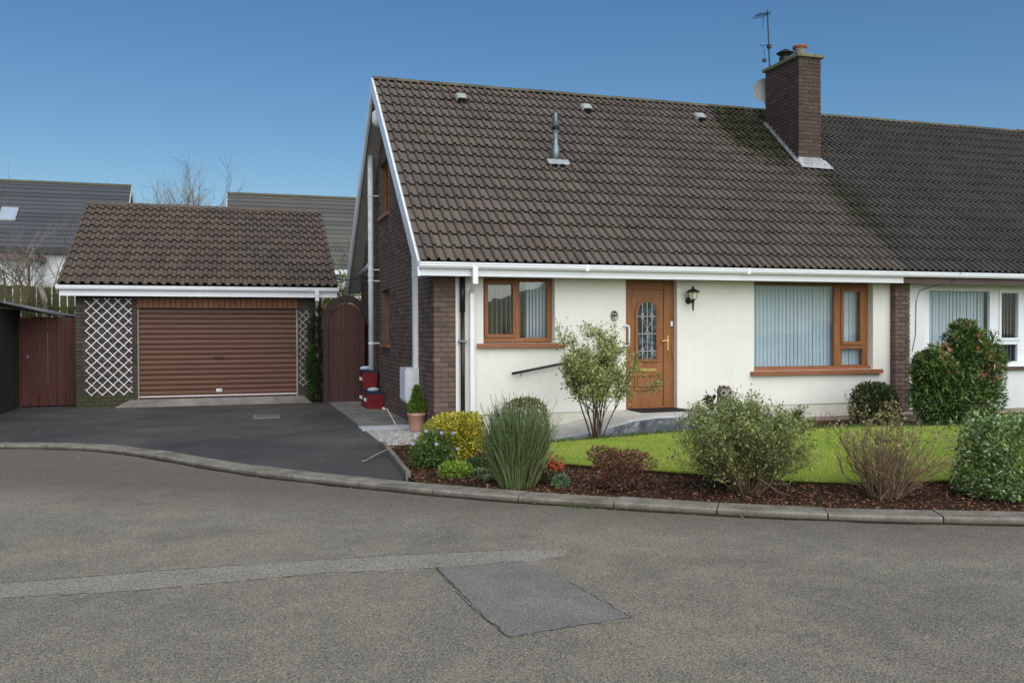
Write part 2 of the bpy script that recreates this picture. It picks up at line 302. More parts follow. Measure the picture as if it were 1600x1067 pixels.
# ---------------------------------------------------------------- mesh helpers
class MB:
    def __init__(s): s.v = []; s.f = []; s.n = 0; s.sm = False
    def add(s, v, f):
        v = np.asarray(v, float).reshape(-1, 3); s.v.append(v)
        s.f += [tuple(int(i)+s.n for i in q) for q in f]; s.n += len(v); return s
    def box(s, x0, x1, y0, y1, z0, z1):
        v = [(x0, y0, z0), (x1, y0, z0), (x1, y1, z0), (x0, y1, z0), (x0, y0, z1), (x1, y0, z1), (x1, y1, z1), (x0, y1, z1)]
        return s.add(v, [(0, 3, 2, 1), (4, 5, 6, 7), (0, 1, 5, 4), (1, 2, 6, 5), (2, 3, 7, 6), (3, 0, 4, 7)])
    def bbox(s, x0, x1, y0, y1, z0, z1, b=.004):
        # box with its four front (-Y) edges chamfered
        v = [(x0, y0+b, z0), (x1, y0+b, z0), (x1, y1, z0), (x0, y1, z0), (x0, y0+b, z1), (x1, y0+b, z1), (x1, y1, z1), (x0, y1, z1),
             (x0+b, y0, z0+b), (x1-b, y0, z0+b), (x1-b, y0, z1-b), (x0+b, y0, z1-b)]
        return s.add(v, [(0, 3, 2, 1), (4, 5, 6, 7), (1, 2, 6, 5), (2, 3, 7, 6), (3, 0, 4, 7), (8, 9, 10, 11), (0, 1, 9, 8), (1, 5, 10, 9), (5, 4, 11, 10), (4, 0, 8, 11)])
    def tube(s, pts, r, n=8, cap=True, r1=None):
        pts = np.asarray(pts, float); m = len(pts)
        rs = np.linspace(r, r if r1 is None else r1, m) if not hasattr(r, '__len__') else np.asarray(r)
        rings = []; a = np.arange(n)*2*math.pi/n
        for i in range(m):
            t = pts[min(i+1, m-1)]-pts[max(i-1, 0)]; t = t/(np.linalg.norm(t)+1e-9)
            h = np.array([0, 0, 1.]) if abs(t[2]) < .9 else np.array([1., 0, 0])
            u = np.cross(h, t); u /= np.linalg.norm(u); w = np.cross(t, u)
            rings.append(pts[i]+rs[i]*(np.cos(a)[:, None]*u+np.sin(a)[:, None]*w))
        f = []
        for i in range(m-1):
            for j in range(n):
                k = (j+1) % n; f.append((i*n+j, i*n+k, (i+1)*n+k, (i+1)*n+j))
        if cap: f.append(tuple(range(n-1, -1, -1))); f.append(tuple((m-1)*n+j for j in range(n)))
        return s.add(np.concatenate(rings), f)
    def lathe(s, prof, c=(0, 0, 0), n=20, ax='z'):
        a = np.arange(n)*2*math.pi/n; v = []
        for (r, z) in prof:
            for t in a:
                p = (r*math.cos(t), r*math.sin(t), z)
                if ax == 'y': p = (r*math.cos(t), z, r*math.sin(t))
                v.append((p[0]+c[0], p[1]+c[1], p[2]+c[2]))
        f = []
        for i in range(len(prof)-1):
            for j in range(n):
                k = (j+1) % n; f.append((i*n+j, i*n+k, (i+1)*n+k, (i+1)*n+j))
        f.append(tuple(range(n-1, -1, -1))); f.append(tuple((len(prof)-1)*n+j for j in range(n)))
        return s.add(v, f)
    def slab(s, poly, z0, z1):
        n = len(poly); zt = [z1]*n if not hasattr(z1, '__len__') else z1
        v = [(x, y, z0) for x, y in poly]+[(x, y, zt[i]) for i, (x, y) in enumerate(poly)]
        f = [tuple(range(n-1, -1, -1)), tuple(range(n, 2*n))]+[(i, (i+1) % n, n+(i+1) % n, n+i) for i in range(n)]
        return s.add(v, f)
    def prism_x(s, poly, x0, x1):    # poly in (y,z), extruded along x
        n = len(poly); v = [(x0, y, z) for y, z in poly]+[(x1, y, z) for y, z in poly]
        return s.add(v, [tuple(range(n)), tuple(range(2*n-1, n-1, -1))]+[(i, n+i, n+(i+1) % n, (i+1) % n) for i in range(n)])
    def prism_y(s, poly, y0, y1):    # poly in (x,z)
        n = len(poly); v = [(x, y0, z) for x, z in poly]+[(x, y1, z) for x, z in poly]
        return s.add(v, [tuple(range(n)), tuple(range(2*n-1, n-1, -1))]+[(i, n+i, n+(i+1) % n, (i+1) % n) for i in range(n)])
    def mesh(s, name, mat, smooth=False):
        me = bpy.data.meshes.new(name); me.from_pydata(np.concatenate(s.v).tolist(), [], s.f)
        me.materials.append(mat)
        if smooth: me.polygons.foreach_set('use_smooth', [True]*len(me.polygons))
        me.update(); return me
    def build(s, name, mat, parent=None, smooth=False, **kw):
        return link(name, s.mesh(name, mat, smooth), parent, **kw)

def link(name, me, parent=None, mat_world=None, **kw):
    o = bpy.data.objects.new(name, me); COL.objects.link(o)
    if parent is not None:
        o.parent = parent
        if parent.type == 'EMPTY': o.matrix_parent_inverse = Matrix.Translation(-Vector(parent.location))
    if mat_world is not None: o.matrix_basis = mat_world
    for k, v in kw.items(): o[k] = v
    return o
def thing(name, label, cat, loc=(0, 0, 0), group=None):
    o = bpy.data.objects.new(name, None); COL.objects.link(o); o.location = loc; o.empty_display_size = .2
    o['label'] = label; o['category'] = cat
    if group: o['group'] = group
    return o
def tag(o, label, cat, group=None):
    o['label'] = label; o['category'] = cat
    if group: o['group'] = group
    return o
def quads_mesh(name, V, nv, mat, smooth=False):
    """V: (n*nv,3) vertices, faces of nv consecutive vertices"""
    n = len(V)//nv; me = bpy.data.meshes.new(name)
    me.vertices.add(len(V)); me.vertices.foreach_set('co', V.astype(np.float32).ravel())
    me.loops.add(n*nv); me.loops.foreach_set('vertex_index', np.arange(n*nv, dtype=np.int32))
    me.polygons.add(n); me.polygons.foreach_set('loop_start', np.arange(0, n*nv, nv, dtype=np.int32))
    me.polygons.foreach_set('loop_total', np.full(n, nv, dtype=np.int32))
    me.materials.append(mat); me.update(); me.validate(); return me
def unit(a): return a/(np.linalg.norm(a, axis=-1, keepdims=True)+1e-9)
def leaves_v(P, D, L, W, rng, fold=.15, droop=0.):
    n = len(P); D = unit(D); L = np.broadcast_to(np.asarray(L, float), (n,))*rng.uniform(.65, 1.25, n)
    Wd = L*W*rng.uniform(.8, 1.2, n)
    up = np.tile([0, 0, 1.], (n, 1))+rng.normal(0, .55, (n, 3)); sd_ = unit(np.cross(D, up)); nr = unit(np.cross(sd_, D))
    a = P; m = P+D*(L*.45)[:, None]; t = P+D*L[:, None]-np.array([0, 0, 1])*(L*droop)[:, None]
    l = m+sd_*(Wd*.5)[:, None]+nr*(Wd*fold)[:, None]; r = m-sd_*(Wd*.5)[:, None]+nr*(Wd*fold)[:, None]
    return np.stack([a, l, t, r], 1).reshape(-1, 3)
def blades_v(P, H, W, lean, rng, up=None):
    n = len(P); th = rng.uniform(0, 2*math.pi, n); d = np.stack([np.cos(th), np.sin(th), np.zeros(n)], 1)
    ph = rng.uniform(0, 2*math.pi, n); ln = np.stack([np.cos(ph), np.sin(ph), np.zeros(n)], 1)*(rng.uniform(0, 1, n)*lean*H)[:, None]
    h = H*rng.uniform(.6, 1.2, n)
    return np.stack([P-d*W/2, P+d*W/2, P+ln+np.array([0, 0, 1])*h[:, None]], 1).reshape(-1, 3)
def twigs_v(polys, k=3):
    """list of (pts(m,3), r0, r1) -> MB-like arrays of k sided tubes, fast"""
    V = []; F = []; n = 0; a = np.arange(k)*2*math.pi/k; ca, sa = np.cos(a)[:, None], np.sin(a)[:, None]
    for pts, r0, r1 in polys:
        m = len(pts); rs = np.linspace(r0, r1, m); t = pts[-1]-pts[0]; t = t/(np.linalg.norm(t)+1e-9)
        h = np.array([0, 0, 1.]) if abs(t[2]) < .9 else np.array([1., 0, 0]); u = np.cross(h, t); u /= np.linalg.norm(u); w = np.cross(t, u)
        off = ca*u+sa*w
        V.append((pts[:, None, :]+rs[:, None, None]*off[None]).reshape(-1, 3))
        for i in range(m-1):
            for j in range(k):
                q = (j+1) % k; F.append((n+i*k+j, n+i*k+q, n+(i+1)*k+q, n+(i+1)*k+j))
        n += m*k
    b = MB(); b.v = [np.concatenate(V)]; b.f = F; b.n = n; return b
def grow(base, nst, h, spread, rng, lv=2, side=4, r=.008, curl=.15, width=None, upb=.0, start=.35, br=.5, ang=.8):
    """branching stems; returns polylines and leaf points with directions"""
    polys = []; tips = []; base = np.array(base, float)
    def stem(p, d, L, r0, lev):
        m = 5; pts = [p]; dd = d.copy()
        for i in range(m-1):
            dd = unit(dd+rng.normal(0, curl, 3)+np.array([0, 0, upb])); pts.append(pts[-1]+dd*L/(m-1))
        pts = np.array(pts); polys.append((pts, r0, r0*.45))
        for i in range(1, m): tips.append((pts[i], unit(pts[i]-pts[i-1]), lev))
        if lev < lv:
            for _ in range(side):
                u = rng.uniform(start, 1); i = min(int(u*(m-1)), m-2); q = pts[i]+(pts[i+1]-pts[i])*(u*(m-1)-i)
                nd = unit(unit(pts[i+1]-pts[i])+rng.normal(0, ang*.6, 3)+np.array([0, 0, upb]))
                stem(q, nd, L*br*rng.uniform(.6, 1.2), r0*.55, lev+1)
    for i in range(nst):
        a = rng.uniform(0, 2*math.pi); s_ = spread*math.sqrt(rng.uniform(0.02, 1)); d = unit(np.array([math.cos(a)*s_, math.sin(a)*s_, 1.]))
        w = .03 if width is None else width
        p = base+np.array([math.cos(a)*w*rng.uniform(0, 1), math.sin(a)*w*rng.uniform(0, 1), 0])
        stem(p, d, h*rng.uniform(.6, 1.0)*(.62 if lv > 0 else 1), r*rng.uniform(.7, 1.2), 0)
    return polys, tips
def tip_arrays(tips, minlev=1):
    P = np.array([t[0] for t in tips if t[2] >= minlev]); D = np.array([t[1] for t in tips if t[2] >= minlev]); return P, D
def spread_leaves(P, D, k, jit, L, W, rng, **kw):
    i = rng.integers(0, len(P), k); p = P[i]+rng.normal(0, jit, (k, 3)); d = unit(D[i]*.7+rng.normal(0, .6, (k, 3)))
    return leaves_v(p, d, L, W, rng, **kw)
def lumpy(c, rad, k, rng, L, W, lumps=9, shell=.55, flat=None, out=.8, square=2., amp=.16, **kw):
    """leaf positions through a lumpy (super)ellipsoid's volume, denser near its surface"""
    c = np.array(c, float); rad = np.array(rad, float)
    d = unit(rng.normal(0, 1, (k, 3)))
    sq = (np.abs(d)**square).sum(1)**(-1/square)
    lp = unit(rng.normal(0, 1, (lumps, 3))); la = rng.uniform(-1, 1, lumps)
    bump = np.zeros(k)
    for i in range(lumps): bump += la[i]*np.exp(-((d-lp[i])**2).sum(1)/.18)
    rr_ = sq*(1+amp*bump)*(rng.uniform(0, 1, k)**(.33*(1-shell)+.02))
    P = c+d*rad*rr_[:, None]
    keep = P[:, 2] > (c[2]-rad[2]*.98); P = P[keep]; d = d[keep]
    D = unit(d*out+rng.normal(0, .6, d.shape)+np.array([0, 0, .25]))
    return leaves_v(P, D, L, W, rng, **kw)
def foliage(name, V, mat, parent): return link(name, quads_mesh(name, V, 4, mat), parent, kind='stuff')

# ================================================================ SETTING
g_ = MB(); g_.add([(-400, -300, -.06), (400, -300, -.06), (400, 500, -.06), (-400, 500, -.06)], [(0, 1, 2, 3)])
g_.build('ground', MT['ground'], kind='structure')

# kerb line (front edge at road level, back edge)
KF = [(-9, 14.6), (-5, 14.2), (-3.103, 13.734), (-2.349, 13.413), (-1.769, 13.003), (-1.37, 12.553), (-.979, 11.965), (-.45, 11.119), (.027, 10.363), (.48, 9.83), (1.199, 9.072), (1.973, 8.262), (2.682, 7.66), (3.337, 7.209), (3.739, 6.87), (4.171, 6.57), (4.508, 6.377), (5.071, 6.06), (5.716, 5.76), (6.132, 5.58), (7.2, 5.2), (9.5, 4.5), (14, 3.4)]
KF = np.array(KF)
def resample(P, step):
    seg = np.linalg.norm(np.diff(P, axis=0), axis=1); s = np.concatenate([[0], np.cumsum(seg)]); n = max(2, int(round(s[-1]/step))+1)
    t = np.linspace(0, s[-1], n); return np.stack([np.interp(t, s, P[:, 0]), np.interp(t, s, P[:, 1])], 1)
def smooth(P, it=3):
    for _ in range(it):
        Q = P.copy(); Q[1:-1] = .25*P[:-2]+.5*P[1:-1]+.25*P[2:]; P = Q
    return P
KS = smooth(resample(KF, .305), 4)
tg = np.gradient(KS, axis=0); tg = unit(tg); nl = np.stack([-tg[:, 1], tg[:, 0]], 1)   # towards the house
KW = .27
KB = KS+nl*KW
KH = .052
# road sheet
road = [tuple(p) for p in (KS+nl*.05)]+[(60, 3.4), (60, -60), (-60, -60), (-60, 14.6)]
MB().slab(road, -.3, 0).build('road', MT['road'], kind='structure')
tr_top = [(-6, 6.6), (-1.432, 6.303), (-.525, 6.303), (.3, 6.27), (1.023, 6.224), (1.9, 6.1), (2.3, 5.98)]
tr_bot = [(2.25, 5.86), (1.891, 5.787), (1.285, 5.797), (.526, 5.9), (-.635, 5.86), (-1.354, 5.953), (-6, 6.2)]
def wobble(poly, step, amp, rng):
    P = np.array(poly+[poly[0]]); Q = resample(P, step)[:-1]; return [tuple(q+rng.normal(0, amp, 2)) for q in Q]
wr = np.random.default_rng(3)
MB().slab(wobble(tr_top+tr_bot, .06, .006, wr), -.01, .004).build('road_trench_patch', MT['trench'], kind='structure')
MB().slab(wobble([(1.285, 5.79), (1.891, 5.775), (2.0, 5.3), (2.085, 4.443), (1.35, 4.356), (1.29, 4.9)], .05, .005, wr), -.01, .008).build('road_square_patch', MT['patch'], kind='structure')
seam = MB(); sq = [(1.285, 5.79), (1.30, 5.2), (1.31, 4.75), (1.345, 4.36)]
def ribbon(b, pts, w_, z, rng):
    P_ = resample(np.array(pts), .03); n_ = len(P_); P_ = P_+rng.normal(0, .005, P_.shape); ww_ = w_*(.4+1.2*rng.uniform(0, 1, n_))
    t_ = unit(np.gradient(P_, axis=0)); m_ = np.stack([-t_[:, 1], t_[:, 0]], 1); A_ = P_+m_*ww_[:, None]/2; B_ = P_-m_*ww_[:, None]/2
    b.add(np.r_[np.c_[A_, np.full(n_, z)], np.c_[B_, np.full(n_, z)]], [(i, i+1, n_+i+1, n_+i) for i in range(n_-1)])
ribbon(seam, sq, .006, .0095, wr); ribbon(seam, [(1.35, 4.356), (1.7, 4.40), (2.085, 4.443)], .006, .0095, wr); ribbon(seam, [(2.0, 5.2), (2.06, 4.7), (2.085, 4.44)], .006, .0095, wr)
ribbon(seam, tr_bot[::-1][1:6], .006, .0055, wr); ribbon(seam, tr_top[1:6], .006, .0055, wr)
seam.build('road_joint', plain('old_tar_joint', (.035, .033, .03), .8, .3, .3, 30), kind='structure')
# driveway
drv = [tuple(p) for p in KB if p[0] < 1.75]+[(1.72, 9.3), (1.93, 12.0), (1.93, 19.6), (1.93, 30), (-14, 30), (-14, 14.8)]
MB().slab(drv, -.3, .035).build('driveway', MT['drive'], kind='structure')
# kerb: mortar bed + individual stones
bed = MB(); nK = len(KS)
V = np.concatenate([np.c_[KS+nl*.01, np.full(nK, KH-.03)], np.c_[KS+nl*(KW-.01), np.full(nK, KH-.03)], np.c_[KS+nl*.01, np.full(nK, -.1)]])
bed.add(V, [(i, i+1, nK+i+1, nK+i) for i in range(nK-1)]+[(2*nK+i, 2*nK+i+1, i+1, i) for i in range(nK-1)])
kerb = bed.build('kerb', MT['soil'], kind='structure')
i = 0
while i < nK-1:
    step = 3 if KS[i][0] > -.6 else 2
    j = min(i+step, nK-1)
    b = MB(); g0 = .006; zj = RNG.normal(0, .003); tilt = RNG.normal(0, .003)
    idx = list(range(i, j+1)); m = len(idx); rows = []
    for q, k in enumerate(idx):
        p = KS[k].copy(); nn = nl[k]
        if q == 0: p = p+tg[k]*g0
        if q == m-1: p = p-tg[k]*g0
        zz = KH+zj+tilt*(q/(m-1)-.5)
        rows.append([(*(p), -.08), (*(p), zz-.014), (*(p+nn*.014), zz), (*(p+nn*KW), zz+.002), (*(p+nn*KW), -.08)])
    V = np.array(rows).reshape(-1, 3); F = []
    for q in range(m-1):
        for k in range(4): F.append((q*5+k, (q+1)*5+k, (q+1)*5+k+1, q*5+k+1))
    F += [(0, 1, 2, 3, 4), tuple((m-1)*5+k for k in (4, 3, 2, 1, 0))]
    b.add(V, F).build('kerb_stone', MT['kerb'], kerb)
    i = j
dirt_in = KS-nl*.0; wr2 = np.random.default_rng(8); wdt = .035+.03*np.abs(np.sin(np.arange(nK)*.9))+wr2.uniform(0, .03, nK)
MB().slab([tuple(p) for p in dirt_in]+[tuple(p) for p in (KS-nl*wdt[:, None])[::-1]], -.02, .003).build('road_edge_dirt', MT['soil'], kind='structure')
# side path, pale strip, pebble section
MB().box(1.94, 2.85, 14.35, 19.55, -.3, .055).box(1.93, 2.83, 19.56, 20.9, -.3, .05).build('side_path', MT['conc'], kind='structure')
MB().box(1.90, 2.86, 13.82, 14.34, -.3, .062).build('path_threshold_strip', MT['strip'], kind='structure')
MB().box(1.93, 3.3, 12.02, 13.81, -.3, .055).build('pebble_path', MT['pebble'], kind='structure')
MB().slab([(-2.35, 19.72), (1.62, 19.72), (1.45, 19.98), (-2.1, 19.98)], -.2, [.045, .045, .17, .17]).box(-1.96, 1.33, 19.97, 20.3, -.2, .172).build('garage_threshold', MT['conc'], kind='structure')
# planting bed soil
bedp = [tuple(p) for p in KB if p[0] > 1.70 and p[0] < 9.6]+[(12, 4.5), (20, 4.5), (20, 12.9), (3.3, 12.9), (3.3, 12.01), (1.95, 12.01), (1.76, 9.35)]
MB().slab(bedp, -.3, .03).build('planting_bed', MT['soil'], kind='structure')
LN = [(3.0, 10.6), (3.15, 10.0), (3.482, 9.603), (3.851, 9.129), (4.299, 8.708), (4.746, 8.25), (5.1, 7.85), (5.498, 7.5), (5.909, 7.3), (6.4, 7.2), (7.102, 7.15), (8, 7.0), (9.5, 6.6), (12, 6.2)]
LF = [(20, 6.2), (20, 10.9), (14, 10.95), (10.743, 10.98), (9.976, 11.172), (9.121, 11.333), (8.324, 11.42), (7.2, 11.66), (6.462, 11.66), (5.963, 11.6), (5.44, 11.447), (4.643, 11.278), (4.017, 11.078), (3.3, 11.0)]
lawnp = [tuple(p) for p in smooth(resample(np.array(LN), .25), 2)]+LF
MB().slab(lawnp, -.1, .070).build('lawn_soil_shade_edge', MT['soil'], kind='structure')  # dark soil face also stands in for shade along the cut edge
MB().slab([tuple(p) for p in lawnp], .0705, .086).build('lawn', MT['lawnbase'], kind='structure')

def in_poly(P, poly):
    poly = np.array(poly); x, y = P[:, 0], P[:, 1]; c = np.zeros(len(P), bool); j = len(poly)-1
    for i in range(len(poly)):
        xi, yi = poly[i]; xj, yj = poly[j]
        c ^= ((yi > y) != (yj > y)) & (x < (xj-xi)*(y-yi)/(yj-yi+1e-12)+xi); j = i
    return c
def scatter(poly, n, rng, box=None):
    a = np.array(poly); x0, y0 = a.min(0); x1, y1 = a.max(0)
    if box: x0, x1, y0, y1 = box
    P = np.stack([rng.uniform(x0, x1, n), rng.uniform(y0, y1, n)], 1); return P[in_poly(P, poly)]
lr = np.random.default_rng(11)
P2 = scatter(lawnp, 330000, lr, (3, 13, 6.8, 11.7)); P2 = P2[P2[:, 0]*.3+P2[:, 1]*.95 < 16]
P3 = np.c_[P2, np.full(len(P2), .082)]
link('lawn_grass', quads_mesh('lawn_grass', blades_v(P3, .032, .006, .7, lr), 3, MT['grass']), kind='stuff')
# shaggy lawn edge
E = smooth(resample(np.array(LN), .02), 2); E = np.repeat(E, 14, 0)+lr.normal(0, .012, (len(E)*14, 2)); E3 = np.c_[E, lr.uniform(.075, .085, len(E))]
link('lawn_edge_grass', quads_mesh('lawn_edge_grass', blades_v(E3, .022, .005, 1.3, lr), 3, MT['grass']), kind='stuff')
# bark chips over the bed
Pm = scatter(bedp, 60000, lr, (1.7, 9.5, 5, 12.8)); Pm = Pm[~in_poly(Pm, lawnp)]
wgt = (Pm[:, 1] < 11) | (lr.uniform(0, 1, len(Pm)) < .35); Pm = Pm[wgt]
zc = .032+np.abs(lr.normal(0, .010, len(Pm))); Pc = np.c_[Pm, zc]
Dd = lr.normal(0, 1, (len(Pm), 3)); Dd[:, 2] *= .3
link('bark_mulch', quads_mesh('bark_mulch', leaves_v(Pc, Dd, .03, .42, lr), 4, MT['bark']), kind='stuff')
# litter on the road edge
k = 900; ii = lr.integers(12, nK-1, k); off = -np.abs(lr.normal(0, .28, k))-.01; Pl = KS[ii]+nl[ii]*off[:, None]+tg[ii]*lr.uniform(-.15, .15, k)[:, None]
Dl = lr.normal(0, 1, (k, 3)); Dl[:, 2] *= .15
link('road_litter', quads_mesh('road_litter', leaves_v(np.c_[Pl, np.full(k, .006)], Dl, .016, .6, lr), 4, plain('pale_litter', (.34, .28, .2), .9, .1, .4, 40, rndv=.6)), kind='stuff')
k = 260; Pd = np.stack([lr.uniform(-4.0, 1.9, k), lr.uniform(10.5, 19.5, k)], 1); Pd = Pd[in_poly(Pd, drv)]
Dd2 = lr.normal(0, 1, (len(Pd), 3)); Dd2[:, 2] *= .15
link('driveway_litter', quads_mesh('driveway_litter', leaves_v(np.c_[Pd, np.full(len(Pd), .040)], Dd2, .03, .5, lr), 4, plain('pale_dry_leaf', (.26, .23, .19), .9, .1, .4, 40, rndv=.7)), kind='stuff')
k = 420; Pg = np.stack([lr.uniform(-3, 6, k), lr.uniform(2.5, 12, k)], 1)
b = MB()
for x, y in Pg:
    if y > np.interp(x, KF[:, 0], KF[:, 1])-.1: continue
    s_ = lr.uniform(.003, .008); zq = .004 if y > 6.5 or y < 4.2 else .01
    b.add([(x-s_, y-s_*.8, zq-.002), (x+s_, y-s_*.5, zq-.002), (x+s_*.3, y+s_, zq-.002), (x, y, zq+s_*.9)], [(0, 1, 3), (1, 2, 3), (2, 0, 3)])
b.build('loose_grit', plain('loose_grit_stone', (.3, .28, .25), .9, .2, .3, 60, rndv=.7), kind='stuff')
# timber edging between drive and bed
o = MB().slab([(1.90, 12.0), (1.95, 12.0), (1.79, 9.32), (1.735, 9.32)], -.05, .095).build('edging_board', MT['greywood'])
tag(o, 'weathered grey timber edging between the driveway and the planting bed', 'garden edging')

# ================================================================ BRICKWORK
BL, BH, BJ = .215, .065, .010
class Bricks:
    """collects bricks (box specs), then splits nearest into objects"""
    def __init__(s): s.items = []
    def wall(s, u0, u1, z0, z1, place, hole=None, rng=RNG, top=None):
        nz = int((z1-z0)/(BH+BJ)+.5)
        for r_ in range(nz):
            z = z0+r_*(BH+BJ); u = u0-(BL+BJ)/2*(r_ % 2)
            while u < u1:
                a = max(u, u0); b_ = min(u+BL, u1); u += BL+BJ
                if b_-a < .03: continue
                if top and z+BH > min(top(a), top(b_)):
                    m_ = (a+b_)/2
                    if z+BH > top(m_)+.02: continue
                if hole and hole(a, b_, z, z+BH): continue
                s.items.append(place(a, b_, z+BJ/2, z+BJ/2+BH))
_bm = {}
def brick_mesh(lx, ly, lz, mat, front):
    key = (round(lx, 2), round(ly, 2), mat.name, front)
    if key not in _bm:
        b = MB(); lx, ly = key[0], key[1]
        if front == 'y': b.bbox(-lx/2, lx/2, -ly/2, ly/2, -BH/2, BH/2, .004)
        else: b.box(-lx/2, lx/2, -ly/2, ly/2, -BH/2, BH/2)
        _bm[key] = b.mesh('brick', mat)
    return _bm[key]
def lay(items, parent_of, mats, limit, field):
    """items: (x0,x1,y0,y1,z0,z1,tag). nearest `limit` become objects"""
    d = [np.linalg.norm(np.array([(q[0]+q[1])/2, (q[2]+q[3])/2, (q[4]+q[5])/2])-CAMP)/q[7] for q in items]
    od = np.argsort(d); fields = {}
    for r_, i in enumerate(od):
        x0, x1, y0, y1, z0, z1, tg_, wt = items[i]
        jx = RNG.normal(0, .0016, 3)
        if r_ < limit:
            me = brick_mesh(x1-x0, y1-y0, BH, mats[tg_], 'y' if (x1-x0) > .09 and tg_ != 'side' else 'x')
            link('brick', me, parent_of[tg_], Matrix.Translation(((x0+x1)/2+jx[0], (y0+y1)/2+jx[1], (z0+z1)/2+jx[2]*.5)))
        else:
            fields.setdefault(tg_, MB()).box(x0+jx[0], x1+jx[0], y0+jx[1], y1+jx[1], z0, z1)
    for k, b in fields.items(): b.build('brickwork', mats[k], parent_of[k], kind='stuff')

# ================================================================ BUNGALOW
YW, YI = 12.895, 13.195          # wall outer / inner face
XL, XP = 2.832, 11.02            # gable wall, party line
XV = 2.54                        # verge
YE, ZE, YR, ZR, YB = 12.445, 2.598, 16.833, 6.403, 21.22
AL = math.atan2(ZR-ZE, YR-YE); CA, SA = math.cos(AL), math.sin(AL)
SL = math.hypot(ZR-ZE, YR-YE)
house = thing('bungalow', 'cream bungalow with brown brick gable, oak coloured door and steep brown tiled roof', 'house', (6.9, 16.8, 0))

openings = [(3.601, 4.756, 1.405, 2.5), (5.963, 6.875, .318, 2.5), (8.31, 10.713, .90, 2.5)]
w = MB()
def wall_front(w, x0, x1, z0, z1, y0, y1, ops):
    xs = x0
    for a, b_, c, d in ops:
        if d <= z0 or c >= z1: continue
        w.box(xs, a, y0, y1, z0, z1)
        if c > z0: w.box(a, b_, y0, y1, z0, c)
        if d < z1: w.box(a, b_, y0, y1, d, z1)
        xs = b_
    w.box(xs, x1, y0, y1, z0, z1)
wall_front(w, 3.168, 11.078, .323, 2.42, YW, YI, openings)
wall = w.build('wall', MT['render'], house)
MB().box(3.168, 5.963, YW+.014, YI, -.1, .322).box(6.875, 11.078, YW+.014, YI, .1, .322).box(5.963, 6.875, YW+.014, YI, -.1, .317).build('plinth', MT['render_low'], house)
MB().box(6.875, 11.078, YW+.008, YI, -.1, .099).build('footing', MT['footing'], house)
# body of the brick parts
def roof_z(y): return ZE+(y-YE)*(ZR-ZE)/(YR-YE) if y < YR else ZR-(y-YR)*(ZR-ZE)/(YR-YE)
WR = 20.77
# gable wall core built in strips round its two windows
gw = [(16.82, 17.95, 3.85, 4.93), (16.83, 17.72, 1.30, 2.41)]
core = MB(); ys = sorted({YW+.012, 16.82, 16.83, 17.72, 17.95, YR, WR}); X0, X1 = XL+.012, XL+.30
for a, b_ in zip(ys[:-1], ys[1:]):
    cuts = [(c, d) for (p, q, c, d) in gw if p <= a+1e-6 and q >= b_-1e-6]; z = -.1
    for c, d in sorted(cuts): core.prism_x([(a, z), (b_, z), (b_, c), (a, c)], X0, X1); z = d
    core.prism_x([(a, z), (b_, z), (b_, roof_z(b_)-.17), (a, roof_z(a)-.17)], X0, X1)
gable = core.build('gable_wall', MT['mortar'], house)
corner = MB().box(XL+.31, 3.167, YW+.012, YI, -.1, 2.42).build('corner_pier', MT['mortar'], house)
shell = MB().box(XL+.3, 11.25, WR-.3, WR, -.1, 2.6).box(11.0, 11.25, YI+.002, WR-.302, -.1, 2.419).prism_x([(YI+.1, 2.51), (WR-.31, 2.51), (YR, 6.1)], 11.0, 11.25).box(XL+.31, 10.99, YI+.002, WR-.31, 2.42, 2.5).box(5.2, 5.28, YI+.005, WR-.31, 0, 2.415).box(7.5, 7.58, YI+.005, WR-.31, 0, 2.415).box(XL+.31, 5.19, 16.3, 16.4, 0, 2.41).box(7.6, 10.98, 17.5, 17.6, 0, 2.41)
shell.build('inner_wall', MT['room'], house)
B = Bricks()
B.wall(YW+.105, WR, .0, 6.3, lambda a, b_, z0, z1: (XL, XL+.09, a, b_, z0, z1, 'side', .45),
       hole=lambda a, b_, z0, z1: any(a < q-.02 and b_ > p+.02 and z0 < d-.03 and z1 > c+.01 for p, q, c, d in gw), top=lambda y: roof_z(y)-.2)
B.wall(XL, 3.166, .0, 2.38, lambda a, b_, z0, z1: (a, b_, YW, YW+.1, z0, z1, 'front', 1.0))
# chimney
CX0, CX1, CY0, CY1, CT = 10.745, 11.265, 15.087, 16.241, 7.03
chim = MB().box(CX0+.012, CX1-.012, CY0+.012, CY1-.012, 4.5, CT).build('chimney', MT['mortar'], house)
B.wall(CX0, CX1, 4.80, CT, lambda a, b_, z0, z1: (a, b_, CY0, CY0+.1, z0, z1, 'chim', 1.3))
B.wall(CY0+.105, CY1, 4.80, CT, lambda a, b_, z0, z1: (CX0, CX0+.09, a, b_, z0, z1, 'chim', 1.3), top=None,
       hole=lambda a, b_, z0, z1: z1 < roof_z(a)-.1)
B.wall(CY0+.105, CY1, 4.80, CT, lambda a, b_, z0, z1: (CX1-.09, CX1, a, b_, z0, z1, 'chim', .3), hole=lambda a, b_, z0, z1: z1 < roof_z(a)-.1)
lay(B.items, {'side': gable, 'front': corner, 'chim': chim}, {'side': MT['brick'], 'front': MT['brick'], 'chim': MT['brickch']}, 300, None)
MB().box(CX0-.05, CX1+.05, CY0-.05, CY1+.05, CT, CT+.06).build('chimney_cap', MT['cappy'], chim)
pc = ((CX0+CX1)/2, CY0+.33)
MB().lathe([(.135, CT+.05), (.14, CT+.1), (.12, CT+.14), (.115, CT+.24), (.125, CT+.26)], (pc[0], pc[1], 0), 18).build('chimney_pot', MT['potgrey'], chim, True)
